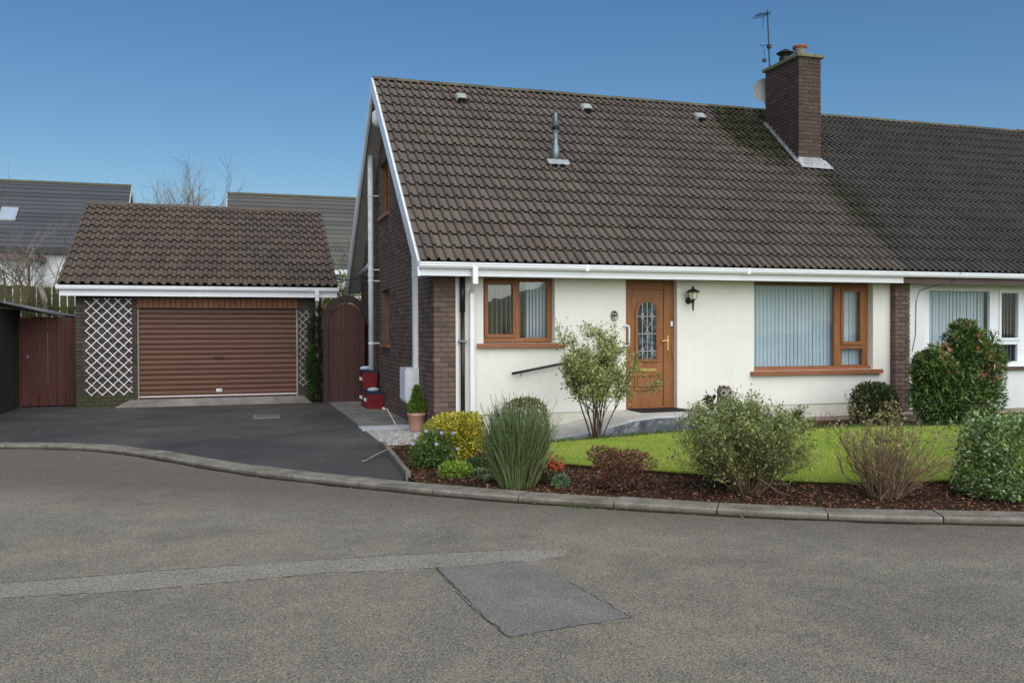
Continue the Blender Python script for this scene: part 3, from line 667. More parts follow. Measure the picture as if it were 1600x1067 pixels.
MB().lathe([(.13, CT+.262), (.145, CT+.275), (.145, CT+.325), (.12, CT+.33), (.10, CT+.30)], (pc[0], pc[1], 0), 18).build('pot_rim', MT['clay'], chim, True)
q = (pc[0]-.02, CY1-.35)
MB().lathe([(.12, CT+.05), (.12, CT+.24), (.11, CT+.245)], (q[0], q[1], 0), 18).build('chimney_pot', MT['iron'], chim, True)
cw = MB().lathe([(.04, CT+.40), (.16, CT+.33), (.175, CT+.325), (.17, CT+.31), (.05, CT+.32)], (q[0], q[1], 0), 18)
for a in (0, 2.1, 4.2): cw.tube([(q[0]+.1*math.cos(a), q[1]+.1*math.sin(a), CT+.23), (q[0]+.1*math.cos(a), q[1]+.1*math.sin(a), CT+.33)], .008, 5)
cw.build('cowl', MT['iron'], chim, True)
fl = MB()
zc0 = roof_z(CY0)
fl.box(CX0-.02, CX1+.02, CY0-.018, CY0-.002, zc0-.08, zc0+.15)
ap = MB().box(CX0-.022, CX1+.022, CY0-.026, CY0-.019, zc0-.06, zc0+.14)
ap.add([(CX0-.06, CY0-.20, roof_z(CY0-.20)+.085), (CX1+.16, CY0-.22, roof_z(CY0-.22)+.085), (CX1+.12, CY0+.02, roof_z(CY0)+.115), (CX0-.04, CY0+.02, roof_z(CY0)+.115)], [(0, 1, 2, 3)])
ap.build('apron', MT['lead'], chim)
n_s = 10
for i in range(n_s):   # stepped flashing
    y0 = CY0+i*(CY1-CY0)/n_s; y1 = y0+(CY1-CY0)/n_s; za = roof_z(y0)-.02; fl.box(CX0-.014-.001*i, CX0-.002, y0, y1, za, za+.17)
    fl.box(CX1+.002, CX1+.014, y0, y1, za, za+.17)
y0, y1 = CY0, CY1
fl.add([(CX0-.09, y0-.05, roof_z(y0-.05)+.08), (CX0-.003, y0-.05, roof_z(y0-.05)+.10), (CX0-.003, y1, roof_z(y1)+.10), (CX0-.06, y1, roof_z(y1)+.08)], [(0, 1, 2, 3)])
fl.build('flashing', MT['leadd'], chim)

# ---------------- roofs
def tile_mesh(name, w, gauge, rolls, mat, hr=.044, th=.022, pan=.54):
    u = w/rolls; prof = []
    for k in range(rolls):
        a = k*u; p = u*pan
        prof += [(a, .003), (a+p*.5, -.002), (a+p*.90, -.002), (a+p*.96, -.012)]
        for t, hh_ in ((.06, -.008), (.16, .62), (.34, .96), (.52, 1.), (.72, .78), (.90, .30)): prof.append((a+p+(u-p)*t, hr*hh_ if hh_ > 0 else hh_))
    prof.append((w, .002)); m = len(prof); L = gauge+.03; lift = .046; th = .015
    V = [(x, 0, z+lift) for x, z in prof]+[(x, L, z+.004) for x, z in prof]+[(x, .003, z+lift-th) for x, z in prof]
    F = [(i, i+1, m+i+1, m+i) for i in range(m-1)]+[(2*m+i, 2*m+i+1, i+1, i) for i in range(m-1)]
    b = MB().add(V, F); return b
def lay_tiles(part, x0, nx, w, s0, ns, gauge, rolls, mat, o_, ca, sa, limit=300, hr=.044, pan=.54, skip=None):
    b = tile_mesh('roof_tile', w, gauge, rolls, mat, hr, pan=pan); me = b.mesh('roof_tile', mat, False)
    V0 = np.concatenate(b.v); F0 = b.f
    it = []
    for r_ in range(ns):
        for c in range(nx):
            x = x0+c*w; s_ = s0+r_*gauge; y = o_[0]+s_*ca; z = o_[1]+s_*sa
            if skip and skip(x, y): continue
            it.append((np.linalg.norm(np.array([x+w/2, y, z])-CAMP), x, y, z))
    it.sort(); rest = MB(); rot = Matrix(((1, 0, 0), (0, ca, -sa), (0, sa, ca)))
    for k, (d, x, y, z) in enumerate(it):
        a = RNG.normal(0, .004); bq = RNG.normal(0, .006); dz = abs(RNG.normal(0, .0025))
        m4 = Matrix.Translation((x, y-sa*dz, z+ca*dz)) @ rot.to_4x4() @ Matrix.Rotation(a, 4, 'Z') @ Matrix.Rotation(bq, 4, 'Y')
        if k < limit: link('roof_tile', me, part, m4)
        else:
            A = np.array(m4); rest.add(V0@A[:3, :3].T+A[:3, 3], F0)
    if rest.n: rest.build('roof_tiling', mat, part, kind='stuff')
NX = 29; TW = (XP-XV)/NX; NS = 17; GA = (SL-.02)/NS
def deck(x0, x1, t=.10, off=-.03):
    n = (-SA, CA); a = (YE+.04-off*SA*-1*0, ZE)
    P = lambda y, z, k: (y+n[0]*k, z+n[1]*k)
    A = P(YE+.03, ZE+.026, off); Bp = (YR, ZR+off/CA); A2 = P(YE+.03, ZE+.026, off-t); B2 = (YR, ZR+(off-t)/CA)
    C_ = (2*YR-A[0], A[1]); C2 = (2*YR-A2[0], A2[1])
    return MB().prism_x([A, Bp, C_, C2, B2, A2], x0, x1)
roof = deck(XV+.02, XP-.001).build('roof', MT['mortard'], house)
inch = lambda x, y: (x+TW*.5 > CX0-.1 and x+TW*.5 < CX1+.05 and y > CY0+.1 and y+GA*CA < CY1-.05)
lay_tiles(roof, XV+.005, NX, TW, .0, NS, GA, 2, MT['tile'], (YE+.01, ZE-.015), CA, SA, 300, skip=inch)
def ridge_tiles(part, x0, x1, y, z, mat, L=.45, r=.12):
    n = int((x1-x0)/L+.5); L = (x1-x0)/n; b = MB(); a = np.linspace(math.pi*.07, math.pi*.93, 8)
    o1 = [(0, -r*math.cos(t), r*math.sin(t)*.8) for t in a]; o2 = [(L-.006, -r*math.cos(t), r*math.sin(t)*.8) for t in a]
    i1 = [(0, -(r-.02)*math.cos(t), (r-.02)*math.sin(t)*.8) for t in a]
    b.add(o1+o2+i1, [(i, i+1, 9+i-0, 8+i) for i in range(7)]+[(16+i, 17+i, 1+i, i) for i in range(7)])
    me = b.mesh('ridge_tile', mat, False)
    for k in range(n): link('ridge_tile', me, part, Matrix.Translation((x0+k*L, y, z+RNG.normal(0, .003))))
ridge_tiles(roof, XV, XP, YR, ZR-.065, MT['ridge'])
# verge boards, soffits, fascia, gutter
def sloped(x0, x1, k0, k1, back, ye=YE):
    """board under the roof line between depths k0..k1 below the tile line"""
    n = (-SA, CA); A = (YE+.03+n[0]*k0, ZE+n[1]*k0); A2 = (YE+.03+n[0]*k1, ZE+n[1]*k1); T = (YR, ZR+k0/CA); T2 = (YR, ZR+k1/CA)
    if back: A = (2*YR-A[0], A[1]); A2 = (2*YR-A2[0], A2[1])
    return MB().prism_x([A, T, T2, A2], x0, x1)
for bk in (False, True):
    sloped(XV-.03, XV+.014, .0, -.225, bk).build('bargeboard', MT['white'], house)
    sloped(XV+.016, XL+.02, -.135, -.16, bk).build('verge_soffit', MT['soffit'], house)
MB().box(XV-.03, XV+.014, 12.47, 12.93, 2.385, 2.44).build('barge_foot', MT['white'], house)
MB().prism_x([(12.47, 2.44), (12.93, 2.44), (12.93, 2.86), (12.52, 2.5)], XV-.028, XV+.012).build('barge_box', MT['white'], house)
MB().box(XV+.02, XP-.005, 12.50, 12.52, 2.395, 2.60).build('fascia', MT['white'], house)
MB().box(XV+.02, XP-.005, 12.52, YW+.05, 2.403, 2.413).build('soffit', MT['soffit'], house)
def gutter(x0, x1, y, z, parent, mat=None):
    p = [(y+.10, z), (y+.10, z-.075), (y+.03, z-.088), (y+.008, z-.055), (y+.008, z-.030), (y, z-.022), (y, z), (y+.008, z), (y+.012, z-.018), (y+.016, z-.05), (y+.035, z-.078), (y+.093, z-.07), (y+.093, z)]
    return MB().prism_x(p, x0, x1).build('gutter', mat or MT['white'], parent)
gut = gutter(XV-.005, XP-.003, 12.398, 2.588, house)
for xj in (5.1, 7.9): MB().box(xj-.03, xj+.03, 12.392, 12.5, 2.495, 2.59).build('gutter_joint', MT['white'], gut)
# windows
def glazing(name, x0, x1, z0, z1, y, mat, parent, fwid, panes, depth=.06):
    """outer frame with pane openings: panes = list of (x0,x1,z0,z1, sash?)"""
    fr = MB(); xs = sorted({x0, x1, *[p[0] for p in panes], *[p[1] for p in panes]}); zs = sorted({z0, z1, *[p[2] for p in panes], *[p[3] for p in panes]})
    for a, b_ in zip(xs[:-1], xs[1:]):
        for c, d in zip(zs[:-1], zs[1:]):
            mx_, mz = (a+b_)/2, (c+d)/2
            if any(p[0] < mx_ < p[1] and p[2] < mz < p[3] for p in panes): continue
            fr.box(a, b_, y, y+depth, c, d)
    win = fr.build('window', mat, parent)
    for p in panes:
        a, b_, c, d = p[:4]
        if len(p) > 4:   # opening sash ring, proud of the frame
            t = p[4]; s_ = MB()
            s_.box(a-t, b_+t, y-.022, y-.001, c-t, c+.004).box(a-t, b_+t, y-.022, y-.001, d-.004, d+t).box(a-t, a+.004, y-.022, y-.001, c+.005, d-.005).box(b_-.004, b_+t, y-.022, y-.001, c+.005, d-.005)
            s_.build('sash', mat, win)
        MB().box(a-.005, b_+.005, y+.022, y+.028, c-.005, d+.005).build('pane', MT['glass'], win)
    return win
def xs_(x, y): return x*y/YW                  # carry a measured x on the wall plane to depth y
def zs_(z, y): return CZ+(z-CZ)*y/YW
FY = YW+.135
kx = lambda x: xs_(x, FY); kz = lambda z: zs_(z, FY)
win1 = glazing('kitchen', 3.603, 4.754, 1.42, 2.40, FY, MT['oak'], house, .05,
    [(kx(3.665), kx(4.070), kz(1.54), kz(2.30), .045), (kx(4.180), kx(4.632), kz(1.487), kz(2.345))])
MB().box(3.50, 4.90, YW-.075, YW+.134, 1.335, 1.403).build('window_sill', MT['oakh'], win1)
win2 = glazing('living', 8.312, 10.711, .955, 2.40, FY, MT['oak'], house, .05,
    [(8.37, kx(9.905), kz(.975), kz(2.345)), (kx(10.085), kx(10.435), kz(1.385), kz(2.262), .05), (kx(10.05), kx(10.49), kz(.985), kz(1.265))])
MB().box(8.24, 10.87, YW-.08, YW+.134, .828, .899).box(8.312, 10.711, YW+.06, YW+.134, .8995, .954).build('window_sill', MT['oakh'], win2)
# blinds
def slats(part, xs, z0, z1, y, wd_, ang, mat):
    me = MB().add([(-wd_/2, 0, 0), (0, -.006, 0), (wd_/2, 0, 0), (-wd_/2, 0, z1-z0), (0, -.006, z1-z0), (wd_/2, 0, z1-z0)], [(0, 1, 4, 3), (1, 2, 5, 4)]).mesh('blind_slat', mat)
    for x in xs: link('blind_slat', me, part, Matrix.Translation((x, y+RNG.normal(0, .002), z0)) @ Matrix.Rotation(ang+RNG.normal(0, .03), 4, 'Z'))
slats(win2, np.arange(8.34, 10.74, .076), .96, 2.40, FY+.14, .089, R(11), MT['blind'])
slats(win1, np.arange(3.66, 4.36, .0765), 1.42, 2.38, FY+.12, .085, R(84), MT['blindk'])
slats(win1, np.arange(4.40, 4.79, .055), 1.42, 2.38, FY+.12, .085, R(38), MT['blindk'])
# door
dz0, dz1 = .325, 2.40; DY = YW+.11
dx = lambda x: xs_(x, DY)
dz = lambda z: zs_(z, DY)
door = MB().box(dx(6.03)+.002, dx(6.632), DY+.02, DY+.065, dz0+.02, dz(2.25)).build('door', MT['oak'], house)
MB().box(5.965, dx(6.03), DY, DY+.08, dz0, dz1).box(dx(6.634), 6.873, DY, DY+.08, dz0, dz1).box(dx(6.03)+.001, dx(6.634)-.001, DY, DY+.08, dz(2.25)+.004, dz1).box(dx(6.03)+.001, dx(6.634)-.001, DY, DY+.08, dz0, dz0+.018).build('door_frame', MT['oak'], door)
cxd = dx(6.342); ra = .165; zt = dz(2.05)-ra*1.0; zb = dz(1.134)
def arch(cx, r_, zt_, zb_, n=14): return [(cx-r_, zb_), (cx+r_, zb_)]+[(cx+r_*math.cos(t), zt_+r_*math.sin(t)) for t in np.linspace(0, math.pi, n)]
MB().prism_y(arch(cxd, ra, zt, zb), DY+.012, DY+.019).build('door_pane', MT['doorglass'], door)
mo = MB()
def ring(outer, inner, y0, y1):
    n = len(outer); V = [(x, y0, z) for x, z in outer]+[(x, y0, z) for x, z in inner]+[(x, y1, z) for x, z in outer]+[(x, y1, z) for x, z in inner]; F = []
    for i in range(n):
        j = (i+1) % n; F += [(i, j, n+j, n+i), (2*n+i, 2*n+j, j, i), (n+i, n+j, 3*n+j, 3*n+i)]
    return V, F
mo.add(*ring(arch(cxd, ra+.05, zt, zb-.045), arch(cxd, ra+.028, zt, zb-.02), DY-.004, DY+.02))
mo.add(*ring(arch(cxd, ra+.026, zt, zb-.018), arch(cxd, ra, zt, zb), DY+.004, DY+.02))
mo.build('arch_moulding', MT['oak'], door)
pz0, pz1 = dz(.634), dz(.888)
rc = lambda x0, x1, z0, z1: [(x0, z0), (x1, z0), (x1, z1), (x0, z1)]
m2 = MB(); m2.add(*ring(rc(dx(6.12), dx(6.585), pz0, pz1), rc(dx(6.145), dx(6.56), pz0+.028, pz1-.028), DY-.002, DY+.02))
m2.box(dx(6.18), dx(6.525), DY+.006, DY+.02, pz0+.055, pz1-.055); m2.build('door_panel', MT['oak'], door)
m3 = MB()
for vx in (-.085, 0, .085):
    zt2 = zt+math.sqrt(ra**2-vx**2); m3.box(cxd+vx-.004, cxd+vx+.004, DY+.006, DY+.0115, zb, zt2)
for hz, dd in ((.87, 1), (.50, 0), (.13, 1)):
    z = zb+(zt-zb)*hz+.03; m3.box(cxd-ra, cxd+ra, DY+.0045, DY+.0105, z-.004, z+.004)
    for vx in ((-.085, .085) if dd else (0,)):
        s_ = .055 if dd else .07
        for (ax, az, bx_, bz) in ((0, s_*1.25, s_*.5, 0), (s_*.5, 0, 0, -s_*1.25), (0, -s_*1.25, -s_*.5, 0), (-s_*.5, 0, 0, s_*1.25)):
            m3.tube([(cxd+vx+ax, DY+.006, z+az), (cxd+vx+bx_, DY+.006, z+bz)], .0045, 5)
zc_ = zb+(zt-zb)*.69+.03
for sgn in (-1, 1):
    m3.tube([(cxd, DY+.006, zc_-.06), (cxd+sgn*.05, DY+.006, zc_), (cxd+sgn*.085, DY+.006, zc_+.07)], .004, 5)
m3.build('leading', MT['lead_came'], door)
MB().bbox(dx(6.20), dx(6.51), DY+.008, DY+.02, dz(.93), dz(.985), .004).build('letter_plate', MT['brass'], door)
hd = MB().box(dx(6.70)-.016, dx(6.70)+.016, DY-.012, DY-.001, dz(1.27), dz(1.51)).tube([(dx(6.70), DY-.01, dz(1.425)), (dx(6.70), DY-.05, dz(1.425)), (dx(6.70)-.12, DY-.055, dz(1.42))], .011, 8)
hd.build('handle', MT['brass'], door)
MB().box(6.865-.06, 6.865-.028, DY-.03, DY-.001, 1.66, 1.74).build('door_chain_box', MT['white'], door)
MB().box(5.93, 6.86, 12.45, 12.88, .321, .335).build('doormat_body', MT['mat']) if False else None
o = MB().box(6.02, 6.86, 12.42, 12.97, .3205, .336).build('doormat', MT['mat']); tag(o, 'dark rubber doormat lying in front of the oak coloured front door', 'doormat')
# gable windows
def side_win(y0, y1, z0, z1):
    X = XL+.09; t = .055; s_ = MB()
    s_.box(X, X+.06, y0, y1, z0, z0+t).box(X, X+.06, y0, y1, z1-t, z1).box(X, X+.06, y0, y0+t, z0+t, z1-t).box(X, X+.06, y1-t, y1, z0+t, z1-t).box(X-.008, X+.05, (y0+y1)/2-.03, (y0+y1)/2+.03, z0+t, z1-t)
    wn = s_.build('window', MT['oak'], house); MB().box(X+.02, X+.026, y0+t, y1-t, z0+t, z1-t).build('pane', MT['glass'], wn)
    MB().box(XL-.05, XL+.088, y0-.03, y1+.03, z0-.065, z0-.002).build('window_sill', MT['oakh'], wn)
    MB().box(X+.2, X+.202, y0-.1, y1+.1, z0-.1, z1+.1).build('blind', MT['dark'], wn)
side_win(16.822, 17.948, 3.88, 4.928); side_win(16.832, 17.718, 1.34, 2.408)
# pipes on the house
fp = MB().box(3.312, 3.388, 12.405, 12.485, 2.28, 2.53).box(3.368, 3.432, 12.79, 12.85, .0, 2.19)
fp.add([(3.31, 12.42, 2.30), (3.37, 12.42, 2.30), (3.37, 12.48, 2.30), (3.31, 12.48, 2.30), (3.37, 12.79, 2.16), (3.43, 12.79, 2.16), (3.43, 12.85, 2.19), (3.37, 12.85, 2.19)], [(0, 1, 5, 4), (1, 2, 6, 5), (2, 3, 7, 6), (3, 0, 4, 7)])
fp.build('downpipe', MT['white'], house)
bp = MB().tube([(3.262, 12.84, .02), (3.262, 12.84, 1.9)], .034, 12).tube([(3.262, 12.84, 1.88), (3.262, 12.84, 2.40)], .043, 12)
pb = bp.build('downpipe', MT['black'], house, True, label='black round pipe beside the brick corner')
MB().box(3.20, 3.33, 12.80, 12.89, 1.43, 1.455).build('pipe_bracket', MT['galv'], pb)
MB().box(3.167, 3.215, YW-.012, YW-.001, .0, 2.40).build('render_stop', MT['render'], house)
o = MB().tube([(2.662, 18.05, .58), (2.662, 18.05, 5.17)], .055, 14)
sp_ = o.build('soil_pipe', MT['whitedirty'], house, True)
MB().tube([(2.662, 18.05, 2.98), (2.67, 18.4, 2.94), (2.70, 19.9, 2.86)], .052, 12).build('branch_pipe', MT['whitedirty'], sp_, True)
for z in (1.35, 2.62, 2.85, 4.35): MB().tube([(2.662, 18.05, z-.02), (2.662, 18.05, z+.02)], .062, 14).box(2.70, XL, 18.03, 18.07, z-.01, z+.01).build('pipe_clip', MT['white'], sp_)
MB().tube([(2.662, 18.05, 2.70), (2.662, 18.05, 2.78)], .064, 14).build('pipe_collar', MT['whitedirty'], sp_)
mb_ = MB().prism_x([(14.0, .44), (14.55, .47), (14.55, 1.0), (14.0, 1.0)], 2.625, XL-.002).build('meter_box', MT['whitedirty'], house)
MB().box(2.612, 2.623, 14.03, 14.52, .49, .97).build('meter_door', MT['white'], mb_)
MB().box(2.755, XL-.002, 14.05, 14.17, 1.001, 3.9).build('cable_duct', MT['white'], house)
MB().lathe([(.02, -.17), (.08, -.15), (.125, -.08), (.125, .08), (.08, .14), (.02, .155)], (2.60, 16.55, 5.58), 16).build('security_light', MT['whitedirty'], house, True)
# things hung on the front
def wall_text(txt, size, x, y, z, parent, mat, name='lettering'):
    cu = bpy.data.curves.new('txt', 'FONT'); cu.body = txt; cu.size = size; cu.align_x = 'CENTER'; cu.align_y = 'CENTER'; cu.extrude = .0015
    t = bpy.data.objects.new('txt', cu); COL.objects.link(t); dg = bpy.context.evaluated_depsgraph_get(); me = bpy.data.meshes.new_from_object(t.evaluated_get(dg))
    bpy.data.objects.remove(t); me.materials.clear(); me.materials.append(mat); me.name = name
    return link(name, me, parent, Matrix.Translation((x, y, z)) @ Matrix.Rotation(math.pi/2, 4, 'X'))
pl = thing('house_number_plaque', 'small black oval plaque numbered 18 on the cream wall left of the door', 'house sign', (5.76, YW, 1.82))
ov = lambda a, b_, n=28: [(5.76+a*math.cos(t), 1.825+b_*math.sin(t)) for t in np.arange(n)*2*math.pi/n]
MB().prism_y(ov(.063, .088), YW-.014, YW-.001).build('plate', MT['black'], pl)
MB().add(*ring(ov(.057, .082), ov(.052, .077), YW-.0165, YW-.0145)).build('rim', MT['lead_came'], pl)
wall_text('18', .075, 5.76, YW-.017, 1.785, pl, MT['white'])
em = MB()
for k in range(-3, 4): em.box(5.76+k*.010-.003, 5.76+k*.010+.003, YW-.017, YW-.0145, 1.848-abs(k)*.002, 1.870-abs(k)*.003)
em.build('emblem', MT['lead_came'], pl)
lan = thing('wall_lantern', 'black iron coach lantern with frosted glass on the cream wall right of the door', 'wall lamp', (7.15, YW, 2.1))
LY = YW-.16; LX = xs_(7.165, LY)
MB().lathe([(.055, 0), (.055, -.012), (.03, -.03), (.012, -.035)], (xs_(7.075, YW), YW-.002, 2.075), 16, 'y').build('back_plate', MT['iron'], lan, True)
arm = MB().tube([(7.075, YW-.03, 2.075), (7.09, YW-.10, 2.04), (LX-.02, LY, 2.05), (LX, LY, 2.09)], .011, 7).lathe([(.006, 1.90), (.014, 1.94), (.017, 2.02), (.028, 2.08), (.05, 2.095)], (LX, LY, 0), 10)
arm.build('arm', MT['iron'], lan)
MB().lathe([(.052, 2.096), (.088, 2.20), (.088, 2.205)], (LX, LY, 0), 6).build('lamp_shade', MT['lampglass'], lan)
fr6 = MB()
for k in range(6):
    a = k*math.pi/3; fr6.tube([(LX+.054*math.cos(a), LY+.054*math.sin(a), 2.095), (LX+.091*math.cos(a), LY+.091*math.sin(a), 2.207)], .0045, 4)
fr6.build('frame', MT['iron'], lan)
MB().lathe([(.112, 2.205), (.115, 2.213), (.06, 2.25), (.02, 2.268), (.014, 2.28), (.02, 2.292), (.004, 2.31)], (LX, LY, 0), 12).build('cap', MT['iron'], lan)
gr = thing('grab_rail', 'short white vertical grab rail at the left edge of the front door', 'grab rail', (5.95, YW, 1.5))
MB().tube([(5.925, YW-.002, 1.66), (5.925, YW-.055, 1.67), (5.985, YW-.06, 1.665), (5.995, YW-.06, 1.64), (5.995, YW-.06, 1.37), (5.985, YW-.06, 1.345), (5.925, YW-.055, 1.34), (5.925, YW-.002, 1.35)], .014, 8).build('rail', MT['white'], gr, True)
hr_ = thing('handrail', 'sloping black handrail fixed to the cream wall above the ramp', 'handrail', (5, YW, 1.1))
def hx(t): y = YW-.075; return (xs_(4.054+(5.93-4.054)*t, y), y, zs_(.938+(1.262-.938)*t, y))
MB().tube([hx(0), hx(.25), hx(.5), hx(.75), hx(1)], .021, 10).build('rail', MT['black'], hr_, True)
for t in (.08, .5, .93):
    x, y, z = hx(t); MB().tube([(x, y, z-.02), (x, y, z-.05), (x+.005, YW-.002, z-.065)], .009, 6).build('bracket', MT['galv'], hr_)

# roof furniture on the front slope
def rp(x, y, k=0): return Vector((x, y-SA*k, roof_z(y)+CA*k))
for i, (x, y, lb) in enumerate([(4.122, 16.34, 'pale hooded roof vent nearest the gable end, just under the ridge'), (6.667, 16.32, 'pale hooded roof vent above and right of the metal flue'), (9.189, 16.312, 'pale hooded roof vent nearest the chimney, beside the mossy tiles')]):
    rot = Matrix(((1, 0, 0), (0, CA, -SA), (0, SA, CA))).to_4x4()
    t = thing('roof_vent', lb, 'roof vent', tuple(rp(x, y)), 'hooded vents along the top of the bungalow roof')
    W_ = .10; pf = [(-.13, .10, .085), (-.10, .125, .095), (.0, .13, .10), (.10, .08, .09), (.16, .03, .07)]
    V = []; 
    for (yy, hh, ww) in pf: V += [(-ww, yy, .01), (-ww, yy, hh*.8), (-ww*.6, yy, hh), (ww*.6, yy, hh), (ww, yy, hh*.8), (ww, yy, .01)]
    F = [(r_*6+k, r_*6+k+1, r_*6+k+7, r_*6+k+6) for r_ in range(4) for k in range(5)]+[(0, 1, 2, 3, 4, 5), tuple(range(29, 23, -1))]
    mw = Matrix.Translation(rp(x, y, .02)) @ rot
    o = link('hood', MB().add(V, F).mesh('hood', MT['ventw'], True), t); o.matrix_basis = mw
    o = link('grille', MB().box(-.08, .08, -.145, -.131, .02, .07).mesh('grille', MT['black']), t); o.matrix_basis = mw
fx, fy = 5.444, 14.70
t = thing('roof_flue', 'weathered metal flue pipe with pale lead skirt standing on the tiles', 'flue', tuple(rp(fx, fy)))
fz = roof_z(fy); c = (fx, fy, 0)
MB().lathe([(.070, fz-.05), (.070, fz+.30), (.048, fz+.32), (.048, fz+.60)], c, 16).build('pipe', MT['galv'], t, True)
MB().lathe([(.05, fz+.605), (.07, fz+.61), (.07, fz+.63), (.05, fz+.64)], c, 16).build('collar', MT['black'], t, True)
MB().lathe([(.05, fz+.645), (.066, fz+.66), (.038, fz+.86), (.038, fz+.89)], c, 16).build('terminal', MT['galv'], t, True)
sk = []
for i in range(9):
    for j, yy in enumerate((-.13, -.02)): x = -.20+i*.05; sk.append(tuple(rp(fx+x, fy+yy, .098+.010*math.cos(i*2.4)-.012*(j == 0))))
MB().add(sk, [(2*i, 2*i+2, 2*i+3, 2*i+1) for i in range(8)]).build('skirt', MT['lead'], t)
# aerial and dish
t = thing('television_aerial', 'thin tall aerial mast with small yagi arms behind the chimney', 'aerial', (11.12, 16.95, 6.4))
MX, MY = 11.13, 16.6
mtop = (11.0-.03+.0, 16.6, 8.55)
mt_ = [(MX-.02, MY, 6.35), (MX-.045, MY, 7.3), (MX-.10, MY, 8.50)]
MB().tube(mt_, .014, 6).build('mast', MT['iron'], t)
ya = MB().tube([(MX-.02, MY, 8.42), (MX-.28, MY-.1, 8.36), (MX-.52, MY-.2, 8.27)], .010, 5)
for k in range(8):
    f = k/7; p = np.array([MX-.14-.38*f, MY-.05-.15*f, 8.395-.12*f]); ya.tube([p-np.array([.0, .0, .05])-np.array([.02, -.06, 0])*2, p+np.array([0, 0, .02])+np.array([.02, -.06, 0])*2], .004, 4)
ya.tube([(MX-.20, MY-.05, 8.38), (MX-.26, MY-.05, 8.08)], .006, 4); ya.build('yagi_arm', MT['iron'], t)
yb = MB().tube([(MX-.07, MY, 7.75), (MX-.34, MY-.08, 7.69)], .007, 5).tube([(MX-.22, MY-.05, 7.7), (MX-.19, MY-.05, 7.42)], .006, 4).box(MX-.24, MX-.17, MY-.08, MY-.02, 7.36, 7.42).box(MX-.09, MX-.02, MY-.04, MY+.04, 7.68, 7.76)
yb.build('small_aerial', MT['iron'], t)
MB().tube([(MX-.03, MY, 6.98), (MX+.1, CY1, 6.98)], .012, 5).box(MX-.09, MX+.0, MY-.03, MY+.03, 6.96, 7.0).build('bracket', MT['galv'], t)
t = thing('satellite_dish', 'pale mesh satellite dish hung at the back edge of the chimney', 'satellite dish', (10.83, 16.45, 6.7))
dm = MB(); n1 = 18
for r_, dd in ((0, 0), (.12, .012), (.22, .045), (.30, .09)):
    pass
rings_ = [(0.001, 0), (.1, .01), (.19, .035), (.27, .075)]
dv = []
for r_, d_ in rings_:
    for k in range(n1):
        a = k*2*math.pi/n1; dv.append((r_*math.cos(a)*.85, -d_, r_*math.sin(a)))
df = [(i*n1+k, i*n1+(k+1) % n1, (i+1)*n1+(k+1) % n1, (i+1)*n1+k) for i in range(3) for k in range(n1)]
dd_ = link('dish', MB().add(dv, df).mesh('dish', MT['mesh'], True), t); dd_.matrix_basis = Matrix.Translation((10.83, 16.42, 6.68)) @ Matrix.Rotation(R(-35), 4, 'Z') @ Matrix.Rotation(R(-12), 4, 'X')
MB().tube([(10.83, 16.43, 6.68), (10.95, 16.3, 6.62), (10.95, 16.24, 6.6)], .012, 6).tube([(10.83, 16.40, 6.42), (10.72, 16.1, 6.52)], .009, 5).build('arm', MT['galv'], t)

# ================================================================ RAMP
rpz = [(3.62, .032), (4.34, .065), (4.92, .139), (5.24, .205), (5.6, .282), (5.97, .315), (7.95, .319)]
b = MB(); m = len(rpz)
V = [(x, 11.83, z) for x, z in rpz]+[(x, YW+.012, z) for x, z in rpz]+[(x, 11.83, -.1) for x, z in rpz]+[(x, YW+.012, -.1) for x, z in rpz]
b.add(V, [(i, i+1, m+i+1, m+i) for i in range(m-1)]+[(m-1, 3*m-1, 4*m-1, 2*m-1)])
ramp = b.build('ramp', MT['ramp'], kind='structure')
b = MB(); V = [(x, 11.80, z-.022) for x, z in rpz]+[(x, 11.80, -.1) for x, z in rpz]+[(x, 11.829, z-.022) for x, z in rpz]
b.add(V, [(m+i, m+i+1, i+1, i) for i in range(m-1)]+[(i, i+1, 2*m+i+1, 2*m+i) for i in range(m-1)]); b.build('ramp_side', MT['rampside'], ramp)
b = MB(); V = [(x, 11.795, z+.006) for x, z in rpz]+[(x, 11.875, z+.006) for x, z in rpz]+[(x, 11.795, z-.022) for x, z in rpz]
b.add(V, [(i, i+1, m+i+1, m+i) for i in range(m-1)]+[(2*m+i, 2*m+i+1, i+1, i) for i in range(m-1)]); b.build('ramp_edge', MT['strip'], ramp)

# ================================================================ NEIGHBOUR
nb = thing('neighbouring_bungalow', 'attached neighbouring bungalow with white framed window and darker tiled roof', 'house', (15.3, 16.8, 0))
XN = XP+8.48
nops = [(11.83, 14.6, .90, 2.5)]
w = MB(); wall_front(w, 11.39, 19.2, .12, 2.42, YW, YI, nops); w.build('wall', MT['wrender'], nb)
MB().box(11.39, 19.2, YW+.01, YI, -.1, .119).build('plinth', MT['footing'], nb)
MB().box(19.0, 19.2, YI+.001, WR, -.1, 2.4).box(11.26, 18.99, WR-.3, WR, -.1, 2.6).box(11.26, 18.99, YI+.002, WR-.31, 2.42, 2.5).box(11.3, 18.9, 17, 17.1, 0, 2.41).build('inner_wall', MT['room'], nb)
pil = MB().box(11.09, 11.38, YW-.115, YI, -.1, 2.41).build('party_pillar', MT['mortar'], nb)
B = Bricks(); B.wall(11.078, 11.39, 0, 2.38, lambda a, b_, z0, z1: (a, b_, YW-.13, YW-.03, z0, z1, 'p', 1))
B.wall(YW-.028, YW+.0, 0, 2.38, lambda a, b_, z0, z1: (11.078, 11.16, YW-.028, YW-.002, z0, z1, 'p', 1))
lay(B.items, {'p': pil}, {'p': MT['brick']}, 300, None)
MB().box(11.0, 11.5, 12.3, 12.75, -.1, .14).build('step_block', MT['footing'], nb)
